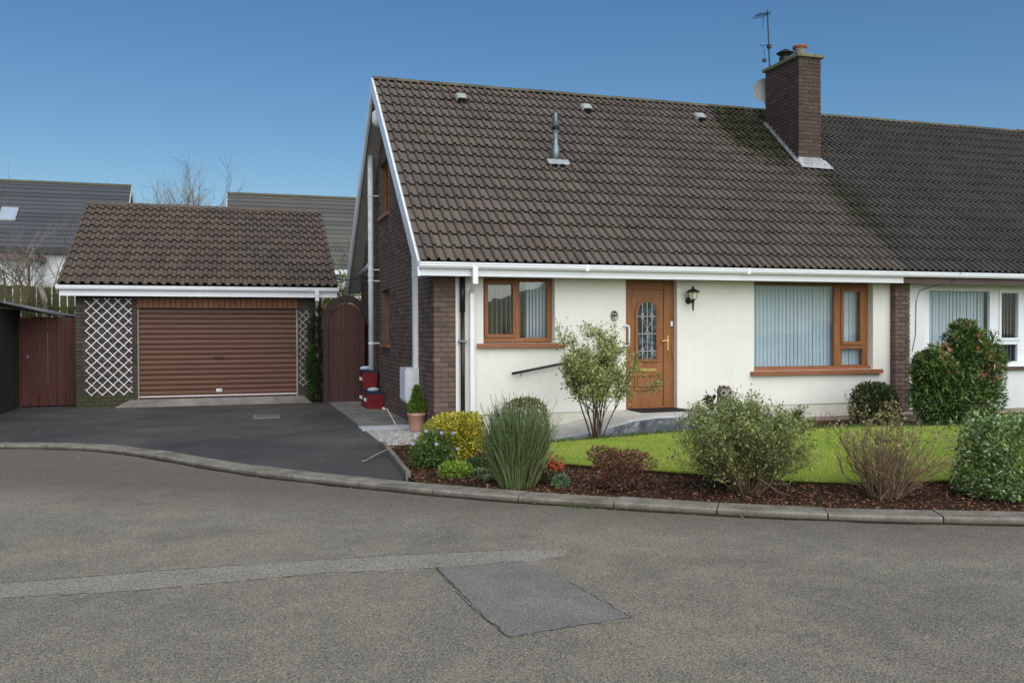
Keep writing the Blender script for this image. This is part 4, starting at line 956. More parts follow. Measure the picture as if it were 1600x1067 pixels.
nwin = glazing('n', 11.832, 14.598, .99, 2.35, FY, MT['white'], nb, .05,
    [(kx(11.93), kx(13.31), kz(1.0), kz(2.29)), (kx(13.56), kx(13.965), kz(1.43), kz(2.27), .045), (kx(13.50), kx(13.965), kz(.975), kz(1.31))])
MB().box(11.832, 14.598, FY, FY+.06, 2.3505, 2.41).build('window_head', MT['wrender'], nwin)
MB().box(11.80, 14.65, YW-.07, FY-.001, .835, .899).build('window_sill', MT['brownfascia'], nwin)
MB().box(11.832, 14.598, YW+.04, FY+.05, .8995, .989).build('window_board', MT['white'], nwin)
slats(nwin, np.arange(11.9, 13.5, .080), .99, 2.30, FY+.15, .089, R(10), MT['blind'])
slats(nwin, np.arange(13.55, 14.4, .079), .99, 2.30, FY+.15, .089, R(60), MT['blind'])
MB().box(XP+.001, XN, 12.50, 12.52, 2.40, 2.58).build('fascia', MT['brownfascia'], nb)
MB().box(XP+.001, XN, 12.525, YW+.05, 2.403, 2.413).build('soffit', MT['soffit'], nb)
gutter(XP+.001, XN, 12.398, 2.588, nb)
nroof = deck(XP+.001, XN).build('roof', MT['mortard'], nb)
lay_tiles(nroof, XP+.005, NX, TW, .0, NS, GA, 2, MT['tilen'], (YE+.01, ZE-.015), CA, SA, 300, skip=inch)
ridge_tiles(nroof, XP, XN, YR, ZR-.065, MT['ridge'])
MB().tube([(11.55, 12.9-.012, 1.2), (11.62, YW-.012, 1.5), (11.63, YW-.012, 2.1), (11.70, YW-.015, 2.28), (12.0, 12.80, 2.38), (12.02, 12.49, 2.42), (12.15, 12.39, 2.58)], .006, 5).build('cable', MT['black'], nb)

# ================================================================ GARAGE
GY = 20.0; GX0, GX1 = -3.12, 1.84
gar = thing('garage', 'detached brown brick garage with tiled roof and brown roller door', 'garage', (-.6, 22, 0))
gcore = MB().box(GX0+.012, -1.965, GY+.012, GY+.3, -.1, 2.36).box(1.345, GX1-.012, GY+.012, GY+.3, -.1, 2.36).box(GX0+.012, GX0+.3, GY+.3, 27.0, -.1, 2.36).box(GX1-.3, GX1-.012, GY+.3, 27.0, -.1, 2.36).box(GX0+.012, GX1-.012, 26.9, 27.1, -.1, 2.36).box(-1.96, 1.34, GY+.05, GY+.3, 2.13, 2.36)
gwall = gcore.build('wall', MT['mortard'], gar)
B = Bricks()
for a0, b0 in ((GX0, -1.955), (1.335, GX1)):
    B.wall(a0, b0, 0, 2.33, lambda a, b_, z0, z1: (a, b_, GY, GY+.1, z0, z1, 'f', 1))
B.wall(GY+.105, 23.0, 0, 2.33, lambda a, b_, z0, z1: (GX1-.09, GX1, a, b_, z0, z1, 'f', .2))
lay(B.items, {'f': gwall}, {'f': MT['brickg']}, 300, None)
n = 30; ww = (1.335+1.955)/n
me = MB().bbox(.003, ww-.003, 0, .04, 0, .215, .004).mesh('cladding_board', MT['cladding'])
for k in range(n): link('cladding_board', me, gwall, Matrix.Translation((-1.955+k*ww, GY+.005+RNG.normal(0, .001), 2.10)))
# roller door
DYG = GY+.10; rd = MB().box(-1.955, 1.335, DYG+.03, DYG+.05, .17, 2.12).build('roller_door', MT['shutter'], gar)
ns_ = 17; hh = (2.08-.235)/ns_
pf = [(0, .0), (.006, .006), (-.010, .022), (-.013, hh*.55), (-.006, hh-.012), (.010, hh-.002)]
me = MB().add([(x, y, z) for x in (-1.93, 1.31) for y, z in pf], [(i, i+1, 7+i, 6+i) for i in range(5)]).mesh('door_slat', MT['shutter'])
for k in range(ns_): link('door_slat', me, rd, Matrix.Translation((0, DYG+.012, .235+k*hh)))
MB().box(-1.954, -1.925, DYG-.02, DYG+.03, .17, 2.1).box(1.305, 1.334, DYG-.02, DYG+.03, .17, 2.1).build('side_rail', MT['soffit'], rd)
MB().box(-1.92, 1.30, DYG-.012, DYG+.02, .215, .234).build('bottom_seal', MT['white'], rd)
MB().box(-1.92, 1.30, DYG-.01, DYG+.02, .172, .214).build('bottom_bar', MT['gate'], rd)
MB().box(-.44, -.36, DYG-.03, DYG-.004, 1.035, 1.065).box(-.34, -.29, DYG-.03, DYG-.004, 1.03, 1.07).box(-.275, -.23, DYG-.03, DYG-.004, 1.035, 1.065).build('lock', MT['black'], rd)
st = MB().box(-.385, -.27, DYG-.006, DYG-.003, .30, .365).build('door_sticker', MT['white'], rd)
MB().box(-.37, -.33, DYG-.0085, DYG-.0065, .32, .33).box(-.32, -.29, DYG-.0085, DYG-.0065, .32, .345).build('sticker_print', MT['navy'], st)
# garage roof
gx0, gx1 = -3.42, 2.19; gye, gze, gyr, gzr = 19.68, 2.56, 23.7, 4.74
ga = math.atan2(gzr-gze, gyr-gye); gl = math.hypot(gzr-gze, gyr-gye); gca, gsa = math.cos(ga), math.sin(ga)
groof = MB().prism_x([(gye+.05, gze-.02), (gyr, gzr-.03), (2*gyr-gye, gze-.02), (2*gyr-gye, gze-.12), (gyr, gzr-.14), (gye+.05, gze-.12)], gx0+.02, gx1-.02).build('roof', MT['mortard'], gar)
for xx in (GX0+.02, GX1-.05): MB().prism_x([(20.0, 2.36), (27.2, 2.36), (gyr, gzr-.16)], xx, xx+.04).build('gable_panel', MT['mortard'], gar)
lay_tiles(groof, gx0, 31, (gx1-gx0)/31, 0, 12, gl/12, 1, MT['tileg'], (gye+.01, gze-.01), gca, gsa, 300, .05, .34)
ridge_tiles(groof, gx0, gx1, gyr, gzr-.055, MT['tileg'])
MB().prism_x([(gye+.06, gze-.02), (gyr, gzr-.02), (gyr, gzr-.19), (gye+.06, gze-.19)], gx0+.004, gx0+.019).prism_x([(gye+.06, gze-.02), (gyr, gzr-.02), (gyr, gzr-.19), (gye+.06, gze-.19)], gx1-.019, gx1-.004).build('bargeboard', MT['soffit'], gar)
MB().box(gx0+.05, gx1-.03, gye+.03, gye+.05, 2.335, 2.535).build('fascia', MT['white'], gar)
MB().box(gx0+.05, gx1-.03, gye+.055, GY+.02, 2.345, 2.36).build('soffit', MT['soffit'], gar)
gutter(gx0, gx1, gye-.075, 2.545, gar)
b = MB().box(1.68, 1.76, gye-.085, gye-.01, 2.26, 2.545).box(1.70, 1.765, GY-.085, GY-.02, .06, 2.05)
b.add([(1.69, gye-.075, 2.27), (1.75, gye-.075, 2.27), (1.75, gye-.02, 2.27), (1.69, gye-.02, 2.27), (1.70, GY-.085, 2.04), (1.765, GY-.085, 2.04), (1.765, GY-.02, 2.05), (1.70, GY-.02, 2.05)], [(0, 1, 5, 4), (1, 2, 6, 5), (2, 3, 7, 6), (3, 0, 4, 7)])
b.build('downpipe', MT['whitedirty'], gar)

def trellis(x0, x1, z0, z1, y, pitch, label, mat, cut=None):
    t = thing('trellis', label, 'trellis', ((x0+x1)/2, y, z0), 'expanding trellises on the garage piers')
    W = x1-x0; H = z1-z0
    for sgn, yy in ((1, y-.012), (-1, y-.020)):
        c = -W if sgn > 0 else 0
        c = math.floor(c/pitch)*pitch+pitch*.5
        while c < H+(W if sgn < 0 else 0):
            # line z = c + sgn*x  (x from 0..W)
            xa = max(0, (-c)/1 if sgn > 0 else c-H); xb = min(W, (H-c) if sgn > 0 else c)
            if xb-xa > .05:
                za, zb_ = c+sgn*xa, c+sgn*xb; p = np.array([x0+xa, yy, z0+za]); q_ = np.array([x0+xb, yy, z0+zb_]); d = unit((q_-p)[None])[0]; nn = np.array([-d[2], 0, d[0]])*.0075; e = d*.012
                v = [p-e-nn, q_+e-nn, q_+e+nn, p-e+nn]; v2 = [a+np.array([0, .007, 0]) for a in v]
                MB().add(v+v2, [(0, 1, 2, 3), (7, 6, 5, 4), (0, 4, 5, 1), (1, 5, 6, 2), (2, 6, 7, 3), (3, 7, 4, 0)]).build('lath', mat, t)
            c += pitch
    return t
trellis(-2.93, -2.06, .29, 2.28, GY, .205, 'white diamond trellis standing clear on the left garage pier', MT['white'])
trellis(1.36, 1.66, .4, 2.05, GY, .155, 'narrow grey diamond trellis half hidden by the climber on the right garage pier', MT['soffit'])

# ================================================================ GATES, SHED, SMALL THINGS
gt = thing('arched_gate', 'tall dark arched timber gate between the garage and the gable wall', 'gate', (2.33, 19.6, 0))
gxa, gxb = 1.90, 2.80; gc = (gxa+gxb)/2; gw_ = (gxb-gxa)/2; npl = 7; pw = (gxb-gxa-.10)/npl
for k in range(npl):
    a = gxa+.05+k*pw; b_ = a+pw-.012 if k in (1, 2) else a+pw-.004
    zz = lambda x: 1.72+.47*math.sqrt(max(0, 1-((x-gc)/(gw_-.02))**2))
    MB().prism_y([(a, .05), (b_, .05), (b_, zz(b_)), ((a+b_)/2, zz((a+b_)/2)), (a, zz(a))], 19.60, 19.625).build('gate_board', MT['gate'], gt)
MB().box(gxa+.05, gxb-.05, 19.627, 19.66, .35, .45).box(gxa+.05, gxb-.05, 19.627, 19.66, 1.5, 1.6).build('ledge', MT['gate'], gt)
n = 18; oo = []; ii_ = []
for t_ in np.linspace(0, math.pi, n): oo.append((gc+(gw_+.09)*math.cos(t_), 1.76+.62*math.sin(t_))); ii_.append((gc+(gw_-.03)*math.cos(t_), 1.74+.50*math.sin(t_)))
V = [(x, y, z) for y in (19.54, 19.68) for x, z in oo]+[(x, y, z) for y in (19.54, 19.68) for x, z in ii_]; F = []
for i in range(n-1): F += [(i, i+1, 2*n+i+1, 2*n+i), (i+1, i, n+i, n+i+1), (2*n+i, 2*n+i+1, 3*n+i+1, 3*n+i), (n+i, 3*n+i, 3*n+i+1, n+i+1)]
MB().add(V, F).build('arch_frame', MT['gatearch'], gt)
MB().box(gxa-.06, gxa+.045, 19.54, 19.68, .0, 1.75).build('gate_post', MT['gatearch'], gt)
ii2 = [(gc+(gw_-.035)*math.cos(t_), 1.735+.495*math.sin(t_)) for t_ in np.linspace(.45*math.pi, math.pi*.98, 12)]
MB().tube([(x, 19.575, z) for x, z in ii2], .009, 5).build('arch_bead', MT['twine'], gt)

rg = thing('fence_gate', 'red brown boarded gate between the dark shed and the garage', 'gate', (-3.7, 20.55, 0))
k = 6; pw = 1.0/k
for i in range(k): MB().box(-4.235+i*pw, -4.235+(i+1)*pw-.012, 20.55, 20.572, .06, 1.91+RNG.normal(0, .006)).build('gate_board', MT['redgate'], rg)
MB().box(-4.235, -3.24, 20.574, 20.61, .4, .5).box(-4.235, -3.24, 20.574, 20.61, 1.6, 1.7).build('ledge', MT['redgate'], rg)
MB().box(-3.235, -3.135, 20.53, 20.63, 0, 1.93).box(-4.29, -4.24, 20.53, 20.63, 0, 1.9).build('gate_post', MT['redgate'], rg)
MB().tube([(-4.17, 20.535, 1.06), (-4.14, 20.50, 1.03), (-4.17, 20.535, 1.0)], .012, 6).box(-4.13, -4.09, 20.53, 20.549, 1.06, 1.11).build('latch', MT['galv'], rg)
sh = thing('shed', 'dark boarded shed with a low grey roof at the left edge', 'shed', (-5.2, 18.8, 0))
for i in range(34):
    y = 15.6+i*.15; MB().box(-4.29, -4.268, y, y+.143, .02, 2.06).build('wall_board', MT['shedwood'], sh)
MB().box(-6.8, -4.30, 15.6, 20.7, 0, 2.0).build('body', MT['shedwood'], sh)
MB().slab([(-4.18, 15.4), (-4.18, 18.6), (-3.40, 20.64), (-3.40, 23.5), (-7, 23.5), (-7, 15.4)], 0, 1).v
A_ = [(-4.18, 15.4, 2.22), (-4.18, 18.8, 2.19), (-3.42, 20.64, 1.955), (-3.42, 23.5, 1.955), (-7, 23.5, 2.5), (-7, 15.4, 2.5)]
MB().add([(x, y, z) for x, y, z in A_]+[(x, y, z-.035) for x, y, z in A_], [(0, 1, 2, 3, 4, 5), (11, 10, 9, 8, 7, 6)]+[(i, 6+i, 6+(i+1) % 6, (i+1) % 6) for i in range(6)]).build('roof', MT['feltroof'], sh)

dc = thing('drain_cover', 'rectangular steel drain cover set in the dark driveway', 'manhole cover', (.53, 16.7, .04))
MB().slab([(.31, 16.45), (.76, 16.40), (.79, 17.15), (.33, 17.2)], .03, .040).build('rim', MT['conc'], dc)
MB().slab([(.35, 16.50), (.72, 16.46), (.745, 17.09), (.37, 17.14)], .036, .044).build('lid', MT['metalcover'], dc)

def storage_box(x, y, z, w_, d_, h_, label, rz=0., lid=True):
    t = thing('storage_box', label, 'storage box', (x, y, z), 'red plastic storage boxes with navy lids by the gable wall')
    c_, s_ = math.cos(rz), math.sin(rz)
    def P(u, v, q_): return (x+u*c_-v*s_, y+u*s_+v*c_, z+q_)
    def bx(b, u0, u1, v0, v1, z0, z1, tp=0):
        b.add([P(u0+tp, v0+tp, z0), P(u1-tp, v0+tp, z0), P(u1-tp, v1-tp, z0), P(u0+tp, v1-tp, z0), P(u0, v0, z1), P(u1, v0, z1), P(u1, v1, z1), P(u0, v1, z1)], [(0, 3, 2, 1), (4, 5, 6, 7), (0, 1, 5, 4), (1, 2, 6, 5), (2, 3, 7, 6), (3, 0, 4, 7)]); return b
    bx(MB(), -w_/2, w_/2, -d_/2, d_/2, .0, h_-.03, .02).build('body', MT['red'], t)
    bx(bx(MB(), -w_/2-.012, w_/2+.012, -d_/2-.012, d_/2+.012, h_-.035, h_-.005), -w_/2+.02, w_/2-.02, -d_/2+.02, d_/2-.02, h_-.004, h_+.012).build('lid', MT['navy'], t)
    b = MB()
    for k in range(5): bx(b, -w_/2-.016+.012*0, -w_/2-.0, -d_/2+.12+(k*.055), -d_/2+.15+(k*.055), h_*.45, h_*.62)
    b.build('lettering', MT['white'], t)
    bx(MB(), -w_/2+.05, w_/2-.05, -d_/2-.004, -d_/2+.02, h_*.55, h_*.62, .0).build('handle_recess', MT['red'], t)
    return t
storage_box(2.62, 18.15, .055, .30, .40, .36, 'red storage box at the bottom of the rear stack, under another red box')
storage_box(2.62, 18.15, .43, .30, .40, .36, 'red storage box on top of the rear stack beneath the white soil pipe')
storage_box(2.655, 17.62, .055, .34, .36, .33, 'red storage box standing alone in front of the two stacked ones')
def bag(x, y, z, lb):
    b = MB().lathe([(.02, 0), (.09, .005), (.11, .03), (.10, .055), (.05, .075), (.01, .08)], (0, 0, 0), 14)
    v = np.concatenate(b.v); v[:, 0] *= 1.1; v[:, 1] *= .8; b.v = [v+np.array([x, y, z])]; o = b.build('folded_bag', MT['palebox'], None, True); tag(o, lb, 'bag', 'pale folded bags lying on the red boxes')
bag(2.55, 18.1, .805, 'pale blue folded bag on top of the two stacked red boxes'); bag(2.63, 17.6, .398, 'pale blue folded bag on the lid of the front red box')

PX, PY = 2.68, 13.45
pt = thing('plant_pot', 'pink terracotta pot standing under the white meter box', 'plant pot', (PX, PY, .055))
MB().lathe([(.10, .055), (.112, .07), (.132, .29), (.145, .292), (.148, .335), (.132, .337), (.128, .31), (.02, .31)], (PX, PY, 0), 24).build('pot', MT['terracotta'], pt, True)
pr_ = np.random.default_rng(21)
cf = thing('dwarf_conifer', 'small upright green conifer growing in the pink terracotta pot', 'conifer', (PX, PY, .33))
k = 3400; h = pr_.uniform(0, 1, k)**.85; a = pr_.uniform(0, 6.28, k); rad = .15*np.maximum(0, 1-h)**.75*(.35+.65*pr_.uniform(0, 1, k)**.5)*(1+.35*np.sin(a*3+h*11)*np.cos(h*23+a))
P = np.c_[PX+rad*np.cos(a), PY+rad*np.sin(a), .31+.42*h]; D = np.c_[np.cos(a)*.5, np.sin(a)*.5, np.full(k, 1.)]+pr_.normal(0, .3, (k, 3))
MB().tube([(PX, PY, .33), (PX, PY, .65)], .012, 6).build('trunk', MT['bark_stem'], cf)
foliage('foliage', leaves_v(P, D, .05, .25, pr_), leafmat('conifer_green', [(.05, .12, .015), (.12, .24, .03), (.24, .36, .05)]), cf)

# owl planter on the landing
ow_ = thing('owl_planter', 'grey brown stone owl planter on the landing right of the door', 'ornament', (7.34, 12.25, .32))
ox, oy = 7.36, 12.25
MB().lathe([(.09, .32), (.11, .36), (.125, .46), (.11, .545), (.105, .56), (.12, .60), (.118, .655), (.10, .68), (.085, .68), (.08, .64)], (ox, oy, 0), 18).build('body', MT['owl'], ow_, True)
for s_ in (-1, 1):
    ex = ox-.03+s_*.055; ey = oy-.105
    e = MB().lathe([(.036, 0), (.05, -.004), (.052, -.018), (.036, -.02), (.032, -.006)], (ex, ey, .612), 16, 'y').build('eye_ring', MT['owleye'], ow_, True)
    MB().lathe([(.030, .0), (.030, -.008), (.01, -.014)], (ex, ey, .612), 12, 'y').build('pupil', MT['black'], e)
    MB().add([(ex-.03, oy-.09, .665), (ex+.03, oy-.09, .665), (ex+s_*.02, oy-.06, .72), (ex, oy-.02, .665)], [(0, 1, 2), (1, 3, 2), (3, 0, 2)]).build('ear', MT['owl'], ow_)
MB().add([(ox-.045, oy-.118, .60), (ox-.015, oy-.118, .60), (ox-.03, oy-.135, .565), (ox-.03, oy-.12, .55)], [(0, 1, 2), (0, 2, 3), (1, 3, 2)]).build('beak', MT['owleye'], ow_)
ol = MB().tube([(0, 0, 0), (0, 0, .01)], .01); 
pp = thing('succulent', 'tiny rosette plant growing out of the owl planter', 'plant', (ox, oy, .66))
foliage('foliage', leaves_v(np.c_[pr_.normal(ox, .05, 160), pr_.normal(oy, .05, 160), pr_.uniform(.64, .69, 160)], pr_.normal(0, .5, (160, 3))+np.array([0, 0, 1]), .05, .3, pr_), leafmat('succulent_leaf', [(.08, .10, .05), (.2, .12, .10)]), pp)
pp = thing('potted_plant', 'small dark leaved plant on the landing left of the owl planter', 'plant', (7.17, 12.4, .32))
MB().lathe([(.05, .32), (.07, .42), (.07, .43)], (7.17, 12.35, 0), 14).build('pot', MT['black'], pp)
pol, tips = grow((7.17, 12.35, .42), 9, .26, .7, pr_, 1, 3, .004)
twigs_v(pol).build('stems', MT['bark_stem'], pp, kind='stuff'); P, D = tip_arrays(tips, 0)
foliage('foliage', spread_leaves(P, D, 130, .01, .055, .6, pr_), leafmat('dark_leaf', [(.008, .012, .01), (.02, .028, .016), (.05, .04, .03)]), pp)
# cable between garage and house
cp = [(2.15, 20.1, 2.78), (2.35, 19.9, 2.73), (2.6, 19.6, 2.76), (2.83, 19.4, 2.80)]
o = MB().tube(cp, .012, 5).build('overhead_cable', MT['black']); tag(o, 'thin black cable strung from the garage eaves to the gable wall', 'cable')

# ================================================================ PLANTS
vr = np.random.default_rng(5)
def shrub(name, label, cat, base, polys, Vf, leaf, bark, stems='stems'):
    t = thing(name, label, cat, base)
    if polys: twigs_v(polys).build(stems, bark, t, kind='stuff')
    if Vf is not None: foliage('foliage', Vf, leaf, t)
    return t
LM = leafmat
# 1 golden shrub
Vf = np.concatenate([lumpy((2.46, 10.2, .31), (.34, .32, .26), 7500, vr, .042, .5, 18, .5, square=3.2, amp=.16), lumpy((2.60, 10.10, .38), (.2, .24, .22), 2600, vr, .042, .5, 18, .5, square=2.6, amp=.2)])
po, tp = grow((2.47, 10.35, .03), 14, .66, .7, vr, 1, 5, .006); P, D = tip_arrays(tp, 0)
Vf = np.concatenate([Vf, spread_leaves(P[P[:, 2] < .72], D[P[:, 2] < .72], 700, .02, .042, .5, vr)])
shrub('golden_shrub', 'rounded yellow and green variegated shrub beside the white downpipe', 'shrub', (2.47, 10.35, .03), po, Vf, LM('golden_leaf', [(.10, .17, .02), (.22, .32, .04), (.62, .52, .04), (.78, .62, .07), (.80, .66, .12), (.3, .36, .05)]), MT['bark_stem'])
# 2 periwinkle
Vf = lumpy((2.13, 9.85, .22), (.25, .24, .22), 1700, vr, .055, .34, 14, .3, amp=.4)
po, tp = grow((2.15, 9.85, .03), 26, .52, 1.2, vr, 1, 3, .003, .2); P, D = tip_arrays(tp, 0)
Vf = np.concatenate([Vf, spread_leaves(P, D, 1300, .02, .042, .34, vr)])
t = shrub('periwinkle', 'trailing green periwinkle with violet flowers beside the driveway edging', 'shrub', (2.2, 10.0, .03), po, Vf, LM('periwinkle_leaf', [(.035, .07, .018), (.08, .16, .035), (.18, .29, .07), (.30, .38, .14)]), MT['bark_stem'])
fm = plain('violet_petal', (.42, .37, .64), .6, .2, .15, 20, rndv=.3)
fl5 = MB()
for k in range(5):
    a = k*2*math.pi/5; fl5.add([(0, 0, 0), (.018*math.cos(a-.5), .018*math.sin(a-.5), .004), (.028*math.cos(a), .028*math.sin(a), .002), (.018*math.cos(a+.5), .018*math.sin(a+.5), .004)], [(0, 1, 2, 3)])
fme = fl5.mesh('flower', fm)
for (x, y, z) in ((1.93, 9.75, .43), (2.20, 9.66, .46), (2.34, 9.68, .45), (2.13, 9.62, .34), (1.90, 9.8, .33), (2.05, 9.8, .47), (2.42, 9.8, .25)):
    link('flower', fme, t, Matrix.Translation((x, y-.03, z)) @ Matrix.Rotation(R(70), 4, 'X') @ Matrix.Rotation(vr.uniform(0, 6), 4, 'Z') @ Matrix.Scale(.85, 4))
# 3 mound + grassy clumps
Vf = lumpy((2.27, 9.25, .06), (.20, .16, .12), 1500, vr, .042, .4, 12, .4, amp=.3)
shrub('groundcover_mound', 'low lime green leafy mound at the bed front near the driveway', 'plant', (2.27, 9.25, .03), None, Vf, LM('lime_leaf', [(.14, .26, .03), (.3, .46, .06), (.46, .58, .12)]), None)
def clump(name, label, base, n, H, W, spread, mat, cat='plant', arch=.5):
    t = thing(name, label, cat, base); V = []; base = np.array(base)
    for _ in range(n):
        a = vr.uniform(0, 6.283); s_ = spread*vr.uniform(.1, 1); h = H*vr.uniform(.6, 1.1); d = np.array([math.cos(a), math.sin(a), 0]); sd_ = np.array([-d[1], d[0], 0]); w_ = W*vr.uniform(.7, 1.2)
        m_ = 6; prev = None
        for i in range(m_):
            f = i/(m_-1); p = base+d*(s_*f*(.4+.6*f)+.02)+np.array([0, 0, h*(f-arch*f**2.6)]); ww_ = w_*(1-f**2*.95)
            cur = (p-sd_*ww_/2, p+sd_*ww_/2)
            if prev: V += [prev[0], prev[1], cur[1], cur[0]]
            prev = cur
    link('leaf_blades', quads_mesh('leaf_blades', np.array(V), 4, mat), t, kind='stuff'); return t
blue_g = LM('blue_green_blade', [(.10, .18, .06), (.22, .33, .13), (.45, .52, .34)])
clump('grass_tuft', 'striped grassy tuft between the lime mound and the spiky broom', (2.5, 9.15, .03), 90, .22, .012, .22, blue_g, arch=.75)
clump('grass_tuft', 'low arching green tuft just left of the foot of the spiky broom', (2.50, 8.85, .03), 130, .17, .009, .17, blue_g, arch=.8)
Vf = lumpy((2.62, 9.55, .06), (.22, .2, .10), 1800, vr, .04, .3, 8, .4)
shrub('groundcover_patch', 'dark green creeping leaves under the golden shrub', 'plant', (2.62, 9.55, .03), None, Vf, LM('creeper_leaf', [(.03, .07, .015), (.09, .17, .04)]), None)
# 4 broom: upright rods
t = thing('broom_bush', 'tall spiky grey green broom with upright rods at the bed edge', 'shrub', (2.72, 8.42, .03)); po = []
for _ in range(1250):
    a = vr.uniform(0, 6.283); q_ = math.sqrt(vr.uniform(0, 1)); L = (.90-.20*q_**2)*vr.uniform(.5, 1.03)
    p0 = np.array([2.70+.17*q_*math.cos(a), 8.42+.15*q_*math.sin(a), .02]); tilt = .36*q_*vr.uniform(.5, 1.2)
    d = np.array([math.cos(a)*tilt, math.sin(a)*tilt, 1.])+vr.normal(0, .035, 3); d /= np.linalg.norm(d); bend = vr.normal(0, .05, 3)
    pts = np.array([p0+d*L*f+bend*f*f*1.2 for f in (0, .35, .7, 1)]); po.append((pts, .0048, .0022))
twigs_v(po).build('rods', LM('broom_rod', [(.06, .09, .035), (.13, .185, .07), (.23, .31, .11), (.34, .37, .17)], .6, .1), t, kind='stuff')
po2 = []
for _ in range(6):
    a = vr.uniform(0, 6.283); p0 = np.array([2.7+.1*math.cos(a), 8.3, .3]); po2.append((np.array([p0+np.array([math.cos(a)*.35*f, -.1*f, .42*f-.6*f**2.2]) for f in np.linspace(0, 1, 6)]), .004, .002))
twigs_v(po2).build('dry_stems', MT['bark_pale'], t, kind='stuff')
pts = [(p, unit((p[-1]-p[0])[None])[0]) for p, _, _ in po]; P = np.array([p[0][2]+(p[0][3]-p[0][2])*vr.uniform(-.5, 1) for p in pts]*2); D = np.array([p[1] for p in pts]*2)
foliage('foliage', spread_leaves(P, D, 2600, .02, .045, .12, vr), LM('broom_leaf', [(.10, .15, .06), (.24, .32, .14)]), t)
# 5 clipped shrub behind broom
Vf = lumpy((3.80, 11.45, .34), (.30, .28, .33), 3600, vr, .038, .6, 14, .6, square=2.7, amp=.12)
shrub('clipped_shrub', 'rounded clipped bronze green shrub behind the spiky broom', 'shrub', (3.8, 11.45, .03), None, Vf, LM('bronze_green_leaf', [(.06, .07, .02), (.13, .15, .05), (.25, .18, .08), (.34, .24, .12)]), None)
# 6 azalea
po, tp = grow((3.05, 8.5, .03), 22, .42, .7, vr, 1, 4, .003); P, D = tip_arrays(tp, 0)
t = shrub('azalea', 'small sparse azalea with orange red flowers right of the spiky broom', 'shrub', (3.05, 8.5, .03), po, spread_leaves(P, D, 900, .02, .03, .45, vr), LM('azalea_leaf', [(.06, .09, .02), (.14, .17, .05), (.2, .16, .06)]), MT['bark_stem'])
foliage('blossom', np.concatenate([spread_leaves(P[P[:, 2] > .2], D[P[:, 2] > .2], 170, .02, .028, .8, vr), lumpy((3.10, 8.36, .22), (.09, .07, .05), 110, vr, .026, .8, amp=.5, shell=0)]), LM('red_blossom', [(.55, .03, .015), (.75, .09, .03), (.7, .22, .08)]), t)
Vf = lumpy((3.1, 8.25, .08), (.08, .07, .07), 420, vr, .035, .4)
shrub('seedling_plant', 'small pale green plant beneath the red azalea flowers', 'plant', (3.1, 8.25, .03), None, Vf, LM('pale_green_leaf', [(.1, .2, .08), (.25, .36, .18)]), None)
# 7 dark red shrub
Vf = np.concatenate([lumpy((3.58, 7.95, .24), (.26, .22, .19), 1500, vr, .032, .5, 16, .3, amp=.4), lumpy((3.72, 7.9, .31), (.22, .17, .11), 900, vr, .032, .5, 12, .3, amp=.35), lumpy((3.43, 7.98, .37), (.15, .15, .09), 600, vr, .032, .5, 12, .3, amp=.35)])
po, tp = grow((3.55, 7.92, .03), 22, .52, .85, vr, 2, 4, .005); P, D = tip_arrays(tp, 0)
shrub('red_leaved_shrub', 'compact dark red leaved shrub on the bark mulch', 'shrub', (3.55, 7.92, .03), po, np.concatenate([Vf, spread_leaves(P, D, 700, .015, .026, .5, vr)]), LM('crimson_leaf', [(.07, .075, .03), (.13, .10, .05), (.2, .07, .06), (.34, .08, .08), (.38, .2, .12)]), MT['bark_stem'])
# 8 multi-stemmed small tree
def in_ell(P, c, r): return (((P-np.array(c))/np.array(r))**2).sum(1) < 1
v8 = np.random.default_rng(44)
po, tp = grow((4.80, 11.35, .03), 12, 2.25, .33, v8, 3, 6, .014, .10, .09, .05, .42, .40, .9); P, D = tip_arrays(tp, 2)
m_ = (P[:, 2] > .66) & (np.abs(P[:, 0]-4.84) < .60); P, D = P[m_], D[m_]
po = [q for q in po if abs(q[0][-1][0]-4.84) < .62]
shrub('young_rowan_tree', 'airy multi stemmed shrub with pale green leaves in front of the handrail', 'shrub', (4.8, 11.35, .03), po, spread_leaves(P, D, 11000, .045, .048, .5, vr), LM('pale_rowan_leaf', [(.14, .21, .05), (.30, .40, .12), (.48, .56, .2), (.52, .40, .18)]), MT['bark_stem'], 'branches')
# 9 large open shrub
po, tp = grow((4.68, 7.38, .03), 62, 1.20, 1.2, vr, 3, 4, .0075, .15, .16, .07, .2, .5, .8); P, D = tip_arrays(tp, 2)
m_ = in_ell(P, (4.68, 7.35, .50), (.80, .66, .50)) & (P[:, 2] > .14); P, D = P[m_], D[m_]
po = [q for q in po if in_ell(q[0][-1][None], (4.68, 7.35, .50), (.84, .7, .54))[0] or q[1] > .006]
shrub('spiraea_bush', 'wide twiggy shrub with small grey green leaves in front of the lawn', 'shrub', (4.62, 7.35, .03), po, np.concatenate([spread_leaves(P, D, 17000, .03, .034, .42, vr), spread_leaves(P[P[:, 2] > .6], D[P[:, 2] > .6], 7000, .03, .034, .42, vr)]), LM('olive_small_leaf', [(.09, .14, .04), (.20, .29, .08), (.38, .47, .15), (.48, .40, .19)]), MT['bark_pale'], 'branches')
# 10 bare twiggy bush
po, tp = grow((5.80, 6.80, .03), 85, 1.02, 1.05, vr, 3, 3, .0068, .17, .18, .09, .15, .5, .8); P, D = tip_arrays(tp, 1)
t = shrub('hydrangea_bush', 'nearly bare bush of brown upright twigs with few opening buds', 'shrub', (5.72, 6.72, .03), po, spread_leaves(P[P[:, 2] > .5], D[P[:, 2] > .5], 1300, .012, .032, .5, vr), LM('bud_leaf', [(.26, .27, .09), (.42, .42, .16), (.36, .24, .14)]), MT['bark_pale'], 'branches')
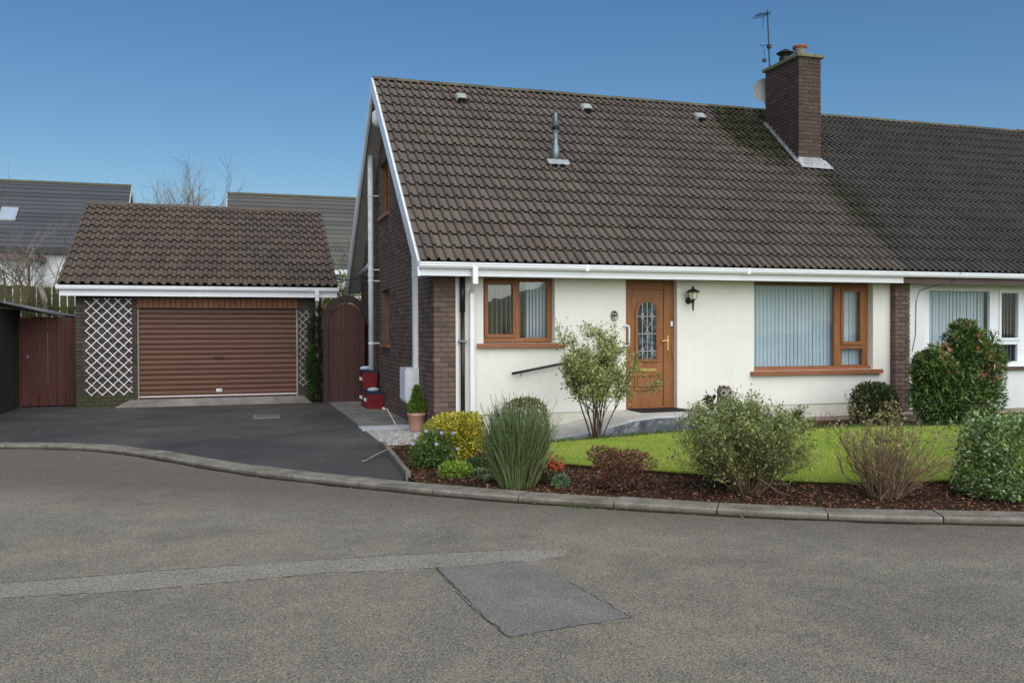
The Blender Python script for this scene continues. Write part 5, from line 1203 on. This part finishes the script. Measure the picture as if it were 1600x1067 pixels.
# 11 hedge at right
Vf = np.concatenate([lumpy((7.02, 6.42, .37), (.52, .38, .36), 15000, vr, .036, .6, 26, .6, square=5, amp=.14), lumpy((7.95, 6.2, .36), (.6, .38, .35), 8000, vr, .038, .6, 20, .6, square=4, amp=.14), lumpy((7.0, 6.4, .71), (.45, .3, .06), 1500, vr, .038, .55, 14, .3, square=2, amp=.5)])
Vf = np.concatenate([Vf]+[leaves_v(np.array([x_, y_, z_])+np.outer(np.linspace(0, .09, 7), d_), vr.normal(0, .6, (7, 3))+d_, .034, .6, vr) for x_, y_, z_, d_ in [(vr.uniform(6.5, 8.2), vr.uniform(6.05, 6.75), .71, np.array([vr.normal(0, .2), vr.normal(0, .2), 1.])) for _ in range(150)]+[(6.5+vr.normal(0, .02), vr.uniform(6.1, 6.75), vr.uniform(.1, .7), np.array([-1., vr.normal(0, .3), .5])) for _ in range(90)]+[(vr.uniform(6.55, 8), 6.05+vr.normal(0, .02), vr.uniform(.1, .7), np.array([vr.normal(0, .3), -1., .5])) for _ in range(110)]])
shrub('clipped_hedge', 'clipped variegated green hedge at the right edge by the kerb', 'hedge', (7.1, 6.35, .03), None, Vf, LM('hedge_leaf', [(.05, .11, .035), (.11, .22, .065), (.24, .36, .09), (.46, .56, .22), (.62, .68, .48)]), None)
# 12 dark shrub by the pillar
Vf = lumpy((9.95, 11.95, .36), (.36, .34, .35), 7000, vr, .05, .5, 16, .2, square=2.5, amp=.24)
po, tp = grow((9.9, 11.95, .03), 16, .85, .8, vr, 2, 4, .006); P, D = tip_arrays(tp, 1)
shrub('dark_shrub', 'dark green rounded shrub against the cream wall left of the brick pillar', 'shrub', (9.95, 11.95, .03), po, np.concatenate([Vf, spread_leaves(P, D, 700, .015, .03, .45, vr)]), LM('dark_green_leaf', [(.02, .035, .014), (.045, .07, .022), (.10, .14, .045)]), MT['bark_stem'])
# 13 pieris
Vf = np.concatenate([lumpy((10.97, 11.35, .55), (.68, .52, .56), 11500, vr, .08, .3, 22, .15, amp=.34), lumpy((11.12, 11.3, 1.22), (.30, .30, .47), 5200, vr, .08, .3, 16, .15, amp=.36), lumpy((10.55, 11.35, .92), (.30, .3, .36), 3900, vr, .08, .3, 12, .15, amp=.26), lumpy((11.50, 11.2, .98), (.21, .24, .46), 3000, vr, .08, .3, 12, .15, amp=.36)])
po, tp = grow((10.95, 11.35, .03), 12, 1.5, .5, vr, 1, 4, .012)
t = shrub('pieris_bush', 'big glossy dark green pieris with pink red tips before the neighbouring window', 'shrub', (10.95, 11.35, .03), po, Vf, LM('pieris_leaf', [(.022, .055, .014), (.06, .12, .03), (.12, .22, .05), (.28, .37, .12)], .35, .2), MT['bark_stem'])
def rosettes(c, rad, n, k, L, W, rng, low=-.6):
    out = []
    for _ in range(n):
        d = unit(rng.normal(0, 1, (1, 3)))[0]
        if d[2] < low: d[2] = -d[2]
        p = np.array(c)+d*np.array(rad)*rng.uniform(.80, 1.06); D_ = rng.normal(0, .55, (k, 3))+d*.7+np.array([0, 0, .25]); out.append(leaves_v(np.tile(p, (k, 1)), D_, L, W, rng, droop=.1))
    return np.concatenate(out)
foliage('outer_foliage', np.concatenate([rosettes((10.97, 11.3, .58), (.68, .53, .56), 170, 13, .09, .24, vr), rosettes((11.12, 11.28, 1.24), (.31, .31, .47), 80, 13, .105, .24, vr, -.2), rosettes((10.55, 11.3, .92), (.30, .3, .36), 60, 13, .105, .24, vr, -.2), rosettes((11.47, 11.15, .95), (.24, .26, .42), 60, 13, .105, .24, vr, -.2)]), LM('pieris_outer_leaf', [(.05, .11, .025), (.12, .21, .045), (.26, .34, .10), (.42, .38, .20)], .4, .25), t)
Vt = []
for _ in range(60):
    c_ = np.array([11.10, 11.3, 1.1])+unit(vr.normal(0, 1, (1, 3)))[0]*np.array([.40, .38, .52]); 
    if vr.uniform() < .4: c_ = np.array([10.55, 11.35, .92])+unit(vr.normal(0, 1, (1, 3)))[0]*np.array([.3, .3, .36])
    if vr.uniform() < .3: c_ = np.array([11.47, 11.2, .9])+unit(vr.normal(0, 1, (1, 3)))[0]*np.array([.27, .26, .45])
    Vt.append(leaves_v(np.tile(c_, (11, 1)), vr.normal(0, .6, (11, 3))+np.array([0, -.3, .8]), .095, .25, vr))
for c_ in ((11.02, 11.2, 1.62), (11.16, 11.2, 1.6), (11.09, 11.2, 1.67), (11.22, 11.2, 1.42), (10.7, 11.2, 1.32), (10.63, 11.15, 1.2)): Vt.append(leaves_v(np.tile(c_, (16, 1)), vr.normal(0, .6, (16, 3))+np.array([0, 0, .8]), .08, .25, vr))
foliage('new_growth', np.concatenate(Vt), LM('pink_new_leaf', [(.55, .16, .10), (.7, .30, .20), (.5, .40, .2), (.6, .10, .07)]), t)
# 14.. small plants at the wall foot
dgb = LM('dark_strap_leaf', [(.02, .04, .015), (.05, .09, .03), (.1, .15, .06)])
clump('yucca', 'dark strap leaved plant at the foot of the wall under the big window', (8.75, 12.35, .03), 60, .42, .03, .3, dgb, arch=.35)
po, tp = grow((8.98, 11.9, .03), 3, .42, .5, vr, 2, 4, .006)
t = thing('bare_sapling', 'tiny leafless sapling with reddish twigs beside the far lawn edge', 'sapling', (8.98, 11.9, .03)); twigs_v(po).build('twigs', plain('red_twig', (.22, .09, .06), .8), t, kind='stuff')
clump('phormium', 'pink striped phormium with arching leaves right of the pieris', (12.75, 11.3, .03), 46, .55, .045, .42, LM('pink_strap', [(.12, .04, .035), (.45, .16, .14), (.55, .5, .4), (.1, .1, .04)]), arch=.45)
Vf = lumpy((13.5, 11.2, .45), (.42, .4, .45), 4500, vr, .05, .35, 10, .45)
shrub('burgundy_shrub', 'burgundy and green shrub at the right edge beyond the phormium', 'shrub', (13.5, 11.2, .03), None, Vf, LM('burgundy_leaf', [(.03, .05, .02), (.07, .1, .03), (.09, .03, .03)]), None)
Vf = lumpy((10.4, 9.6, .12), (.35, .25, .22), 2, vr, .03, .5)
# ground cover at the far lawn edge
F0 = np.array(LF[3:]); Q = resample(F0, .02); Q = Q+np.c_[np.zeros(len(Q)), np.abs(vr.normal(0, .10, len(Q)))+.02]; Q = np.repeat(Q, 7, 0)+vr.normal(0, .03, (len(Q)*7, 2)); Q = Q[(Q[:, 1] < 11.78) | (Q[:, 0] > 8)]
Pq = np.c_[Q, np.full(len(Q), .04)]; Dq = vr.normal(0, .5, (len(Q), 3))+np.array([0, 0, 1])
link('border_groundcover', quads_mesh('border_groundcover', leaves_v(Pq, Dq, .10, .14, vr), 4, LM('bulb_leaf', [(.04, .10, .02), (.10, .2, .04), (.18, .3, .08)])), kind='stuff')
# weeds in the kerb
wd_v = []
for (x, y, n_) in ((3.02, 7.33, 60), (2.9, 7.42, 30), (5.35, 6.15, 30), (1.88, 11.95, 60)):
    wd_v.append(blades_v(np.c_[vr.normal(x, .05, n_), vr.normal(y, .03, n_), np.full(n_, .0)], .05, .006, 1.2, vr))
link('kerb_weeds', quads_mesh('kerb_weeds', np.concatenate(wd_v), 3, LM('kerb_weed', [(.08, .13, .03), (.17, .24, .06)])), kind='stuff')
o = MB().tube([(2.25, 11.9, .05), (2.18, 12.4, .25), (2.10, 12.7, .47), (2.05, 12.72, .47)], .008, 5).tube([(2.06, 12.72, .46), (2.04, 12.73, .49)], .022, 6).build('dry_flower_stalk', MT['twine']); tag(o, 'single dry flower stalk leaning out of the bed over the pebble path', 'flower stalk')
o = MB().tube([(1.93, 11.2, .12), (1.7, 10.9, .09), (1.46, 10.55, .045)], .006, 5).build('fallen_twig', MT['twine']); tag(o, 'pale fallen twig lying across the timber edging onto the driveway', 'twig')
# climber on the garage
t = thing('climber', 'dense dark climbing shrub over the right garage pier and its downpipe', 'climbing plant', (1.68, 19.85, .03))
V = []
for k in range(9):
    z = .2+k*.22; V.append(lumpy((1.70+.05*math.sin(k*1.7)+.02*k/9, 19.80, z), (.17, .14, .2), 1100, vr, .035, .5, 8, .4, amp=.3))
foliage('foliage', np.concatenate(V), LM('climber_leaf', [(.015, .03, .008), (.03, .055, .012), (.05, .04, .02), (.08, .05, .04)]), t)
foliage('lower_foliage', lumpy((1.60, 19.76, .75), (.12, .1, .62), 2200, vr, .04, .5, 8, .4, amp=.3), LM('climber_green', [(.025, .08, .012), (.06, .15, .02)]), t)
po, tp = grow((1.72, 19.85, .03), 9, 2.3, .10, vr, 2, 5, .008, .1, .06, .05); twigs_v(po).build('stems', MT['bark_stem'], t, kind='stuff')

# ================================================================ BACKGROUND
def far_house(name, label, x0, x1, ye, ze, yr, zr, ns, mat, wallmat, side='right'):
    t = thing(name, label, 'house', ((x0+x1)/2, yr, 0), None)
    a = math.atan2(zr-ze, yr-ye); ca, sa = math.cos(a), math.sin(a); L = math.hypot(zr-ze, yr-ye)
    MB().box(x0+.2, x1-.2, ye+.35, 2*yr-ye-.35, -.1, ze).prism_x([(ye+.35, ze), (2*yr-ye-.35, ze), (yr, zr-.25)], x0+.2, x1-.2).build('wall', wallmat, t)
    rf = MB().prism_x([(ye, ze), (yr, zr), (2*yr-ye, ze), (2*yr-ye, ze-.12), (yr, zr-.14), (ye, ze-.12)], x0, x1).build('roof', mat, t)
    g_ = L/ns
    me = MB().add([(0, 0, .035), (x1-x0, 0, .035), (x1-x0, g_+.02, .006), (0, g_+.02, .006), (0, 0, .002), (x1-x0, 0, .002)], [(0, 1, 2, 3), (4, 5, 1, 0)]).mesh('slate_course', mat)
    rot = Matrix(((1, 0, 0), (0, ca, -sa), (0, sa, ca))).to_4x4()
    for k in range(ns): link('slate_course', me, rf, Matrix.Translation((x0, ye+k*g_*ca, ze+k*g_*sa)) @ rot)
    MB().prism_x([(yr-.14, zr-.06), (yr, zr+.06), (yr+.14, zr-.06)], x0, x1).build('ridge', MT['ridge'], rf)
    MB().box(x0+.02, x1-.02, ye-.05, ye-.01, ze-.20, ze+.0).build('gutter', MT['black'] if side == 'right' else MT['white'], t)
    xb = x1 if side == 'right' else x0
    MB().prism_x([(ye, ze), (yr, zr), (yr, zr-.28), (ye, ze-.28)], *( (xb+.001, xb+.02) if side == 'right' else (xb-.02, xb-.001))).prism_x([(2*yr-ye, ze), (yr, zr), (yr, zr-.28), (2*yr-ye, ze-.28)], *((xb+.001, xb+.02) if side == 'right' else (xb-.02, xb-.001))).build('bargeboard', MT['white'], t)
    return t, rf, (ca, sa)
ta, rfa, (ca, sa) = far_house('far_house', 'far white house with dark slate roof behind the shed at left', -18, -4.22, 38, 4.85, 41.5, 7.92, 16, MT['slate'], MT['wrender'])
# rooflight
ry = 38+3.5*.46; rz = 4.85+(7.92-4.85)*.46
rot = Matrix(((1, 0, 0), (0, ca, -sa), (0, sa, ca))).to_4x4()
o = link('rooflight', MB().box(-.62, .0, -.45, .45, .0, .09).mesh('rooflight', MT['lead']), ta); o.matrix_basis = Matrix.Translation((-8.25, ry, rz)) @ rot
o2 = link('rooflight_pane', MB().box(-.56, -.06, -.36, .36, .092, .098).mesh('rooflight_pane', MT['skyglass']), ta); o2.matrix_basis = Matrix.Translation((-8.25, ry, rz)) @ rot
ex = thing('far_extension', 'flat roofed white extension with brown fascia in front of the far house', 'building', (-9.2, 34.5, 0))
MB().box(-14, -7.2, 37.1, 38.3, -.1, 4.30).build('wall', MT['wrender'], ex)
MB().box(-14, -6.98, 36.8, 38.3, 4.31, 4.50).build('roof', MT['brownfascia'], ex)
MB().tube([(-7.15, 36.9, 4.33), (-7.35, 37.05, 4.12), (-7.36, 37.05, 2.0)], .045, 6).build('downpipe', MT['black'], ex)
ew = MB().box(-9.2, -8.3, 37.07, 37.098, 2.7, 3.8).build('window', MT['whitedirty'], ex); MB().box(-9.1, -8.4, 37.055, 37.068, 2.8, 3.7).build('pane', MT['skyglass'], ew)
far_house('far_house', 'far house with grey slate roof seen between the garage and the bungalow', -.27, 12, 38, 4.2, 41.5, 7.78, 17, MT['slateb'], MT['wrender'], 'left')
# boarded fence behind
fn = thing('board_fence', 'mossy green boarded fence with narrow gaps behind the shed', 'fence', (-6, 27, 0))
me = MB().box(0, .165, 0, .02, 0, 2.86).mesh('fence_board', MT['fencegreen'])
for k in range(34): link('fence_board', me, fn, Matrix.Translation((-9.2+k*.192, 27+RNG.normal(0, .004), RNG.normal(0, .02))))
MB().box(-9.2, -2.7, 27.022, 27.06, .6, .7).box(-9.2, -2.7, 27.022, 27.06, 2.2, 2.3).build('rail', MT['fencegreen'], fn)
o = MB().prism_y([(-4.98, 0), (-4.84, 0), (-4.86, 2.5), (-5.02, 2.95), (-5.12, 2.92), (-4.99, 2.48)], 26.75, 26.9).build('fence_post', MT['post']); tag(o, 'grey concrete post with cranked top in front of the mossy fence', 'post')
Vf = np.concatenate([lumpy((-5.6+i*.55, 26.6, 2.05+.12*math.sin(i*2)), (.42, .25, .32), 1100, vr, .05, .5, 8, .4, amp=.3) for i in range(6)])
shrub('background_bush', 'low scrubby green and brown growth in front of the mossy fence', 'shrub', (-4.5, 26.6, 0), None, Vf, LM('scrub_leaf', [(.04, .06, .015), (.10, .13, .03), (.13, .09, .04)]), None)
def bare_tree(name, label, base, h, nst, spread, r, lv=4, side=5, grp=None, mat=None):
    t = thing(name, label, 'tree', base, grp); po, tp = grow(base, nst, h, spread, np.random.default_rng(int(h*100)), lv, side, r, .12, .1, .04, .3, .55, .9)
    tr_ = [p for p in po if p[1] > r*.5]; br_ = [p for p in po if p[1] <= r*.5]
    twigs_v(tr_, 5).build('trunk', mat or MT['bark_far'], t); twigs_v(br_).build('twigs', mat or MT['bark_far'], t, kind='stuff'); return t
bare_tree('bare_tree', 'leafless tree showing above the garage ridge between the far roofs', (-3.1, 49, 0), 9.9, 20, .24, .05, 3, 9)
bare_tree('bare_sapling', 'thin leafless birch nearest the left edge before the far house', (-7.0, 29.5, 0), 6.3, 3, .16, .035, 3, 5, 'thin leafless birches before the far house')
bare_tree('bare_sapling', 'thin leafless birch rising behind the shed roof left of the fence post', (-6.0, 29.0, 0), 6.0, 3, .14, .035, 3, 5, 'thin leafless birches before the far house')
bare_tree('bare_bush', 'leafless twiggy bush touching the left end of the garage roof', (-4.5, 28, 0), 5.0, 6, .35, .02, 3, 5)
po, tp = grow((3.2, 26.5, 0), 20, 4.7, .34, vr, 3, 5, .02, .12, .2, .04, .3, .5, .9); P, D = tip_arrays(tp, 2); 
t = shrub('blossom_bush', 'tall fresh green bush with white blossom between garage and gable', 'shrub', (3.3, 26.5, 0), po, spread_leaves(P, D, 9000, .09, .09, .5, vr), LM('fresh_leaf', [(.12, .2, .03), (.22, .32, .05), (.34, .42, .1)]), MT['bark_stem'], 'branches')
m_ = P[:, 2] < 3.7; foliage('blossom', spread_leaves(P[m_], D[m_], 1800, .08, .06, .8, vr), LM('white_blossom', [(.6, .6, .55), (.75, .75, .7)]), t)
B2 = MB().box(2.0, 6, 24.5, 24.7, 0, 2.35).build('back_wall', brickmat('orange_far_brick', [(.26, .15, .08), (.34, .2, .11)])); tag(B2, 'low orange brick wall glimpsed above the arched gate', 'wall')
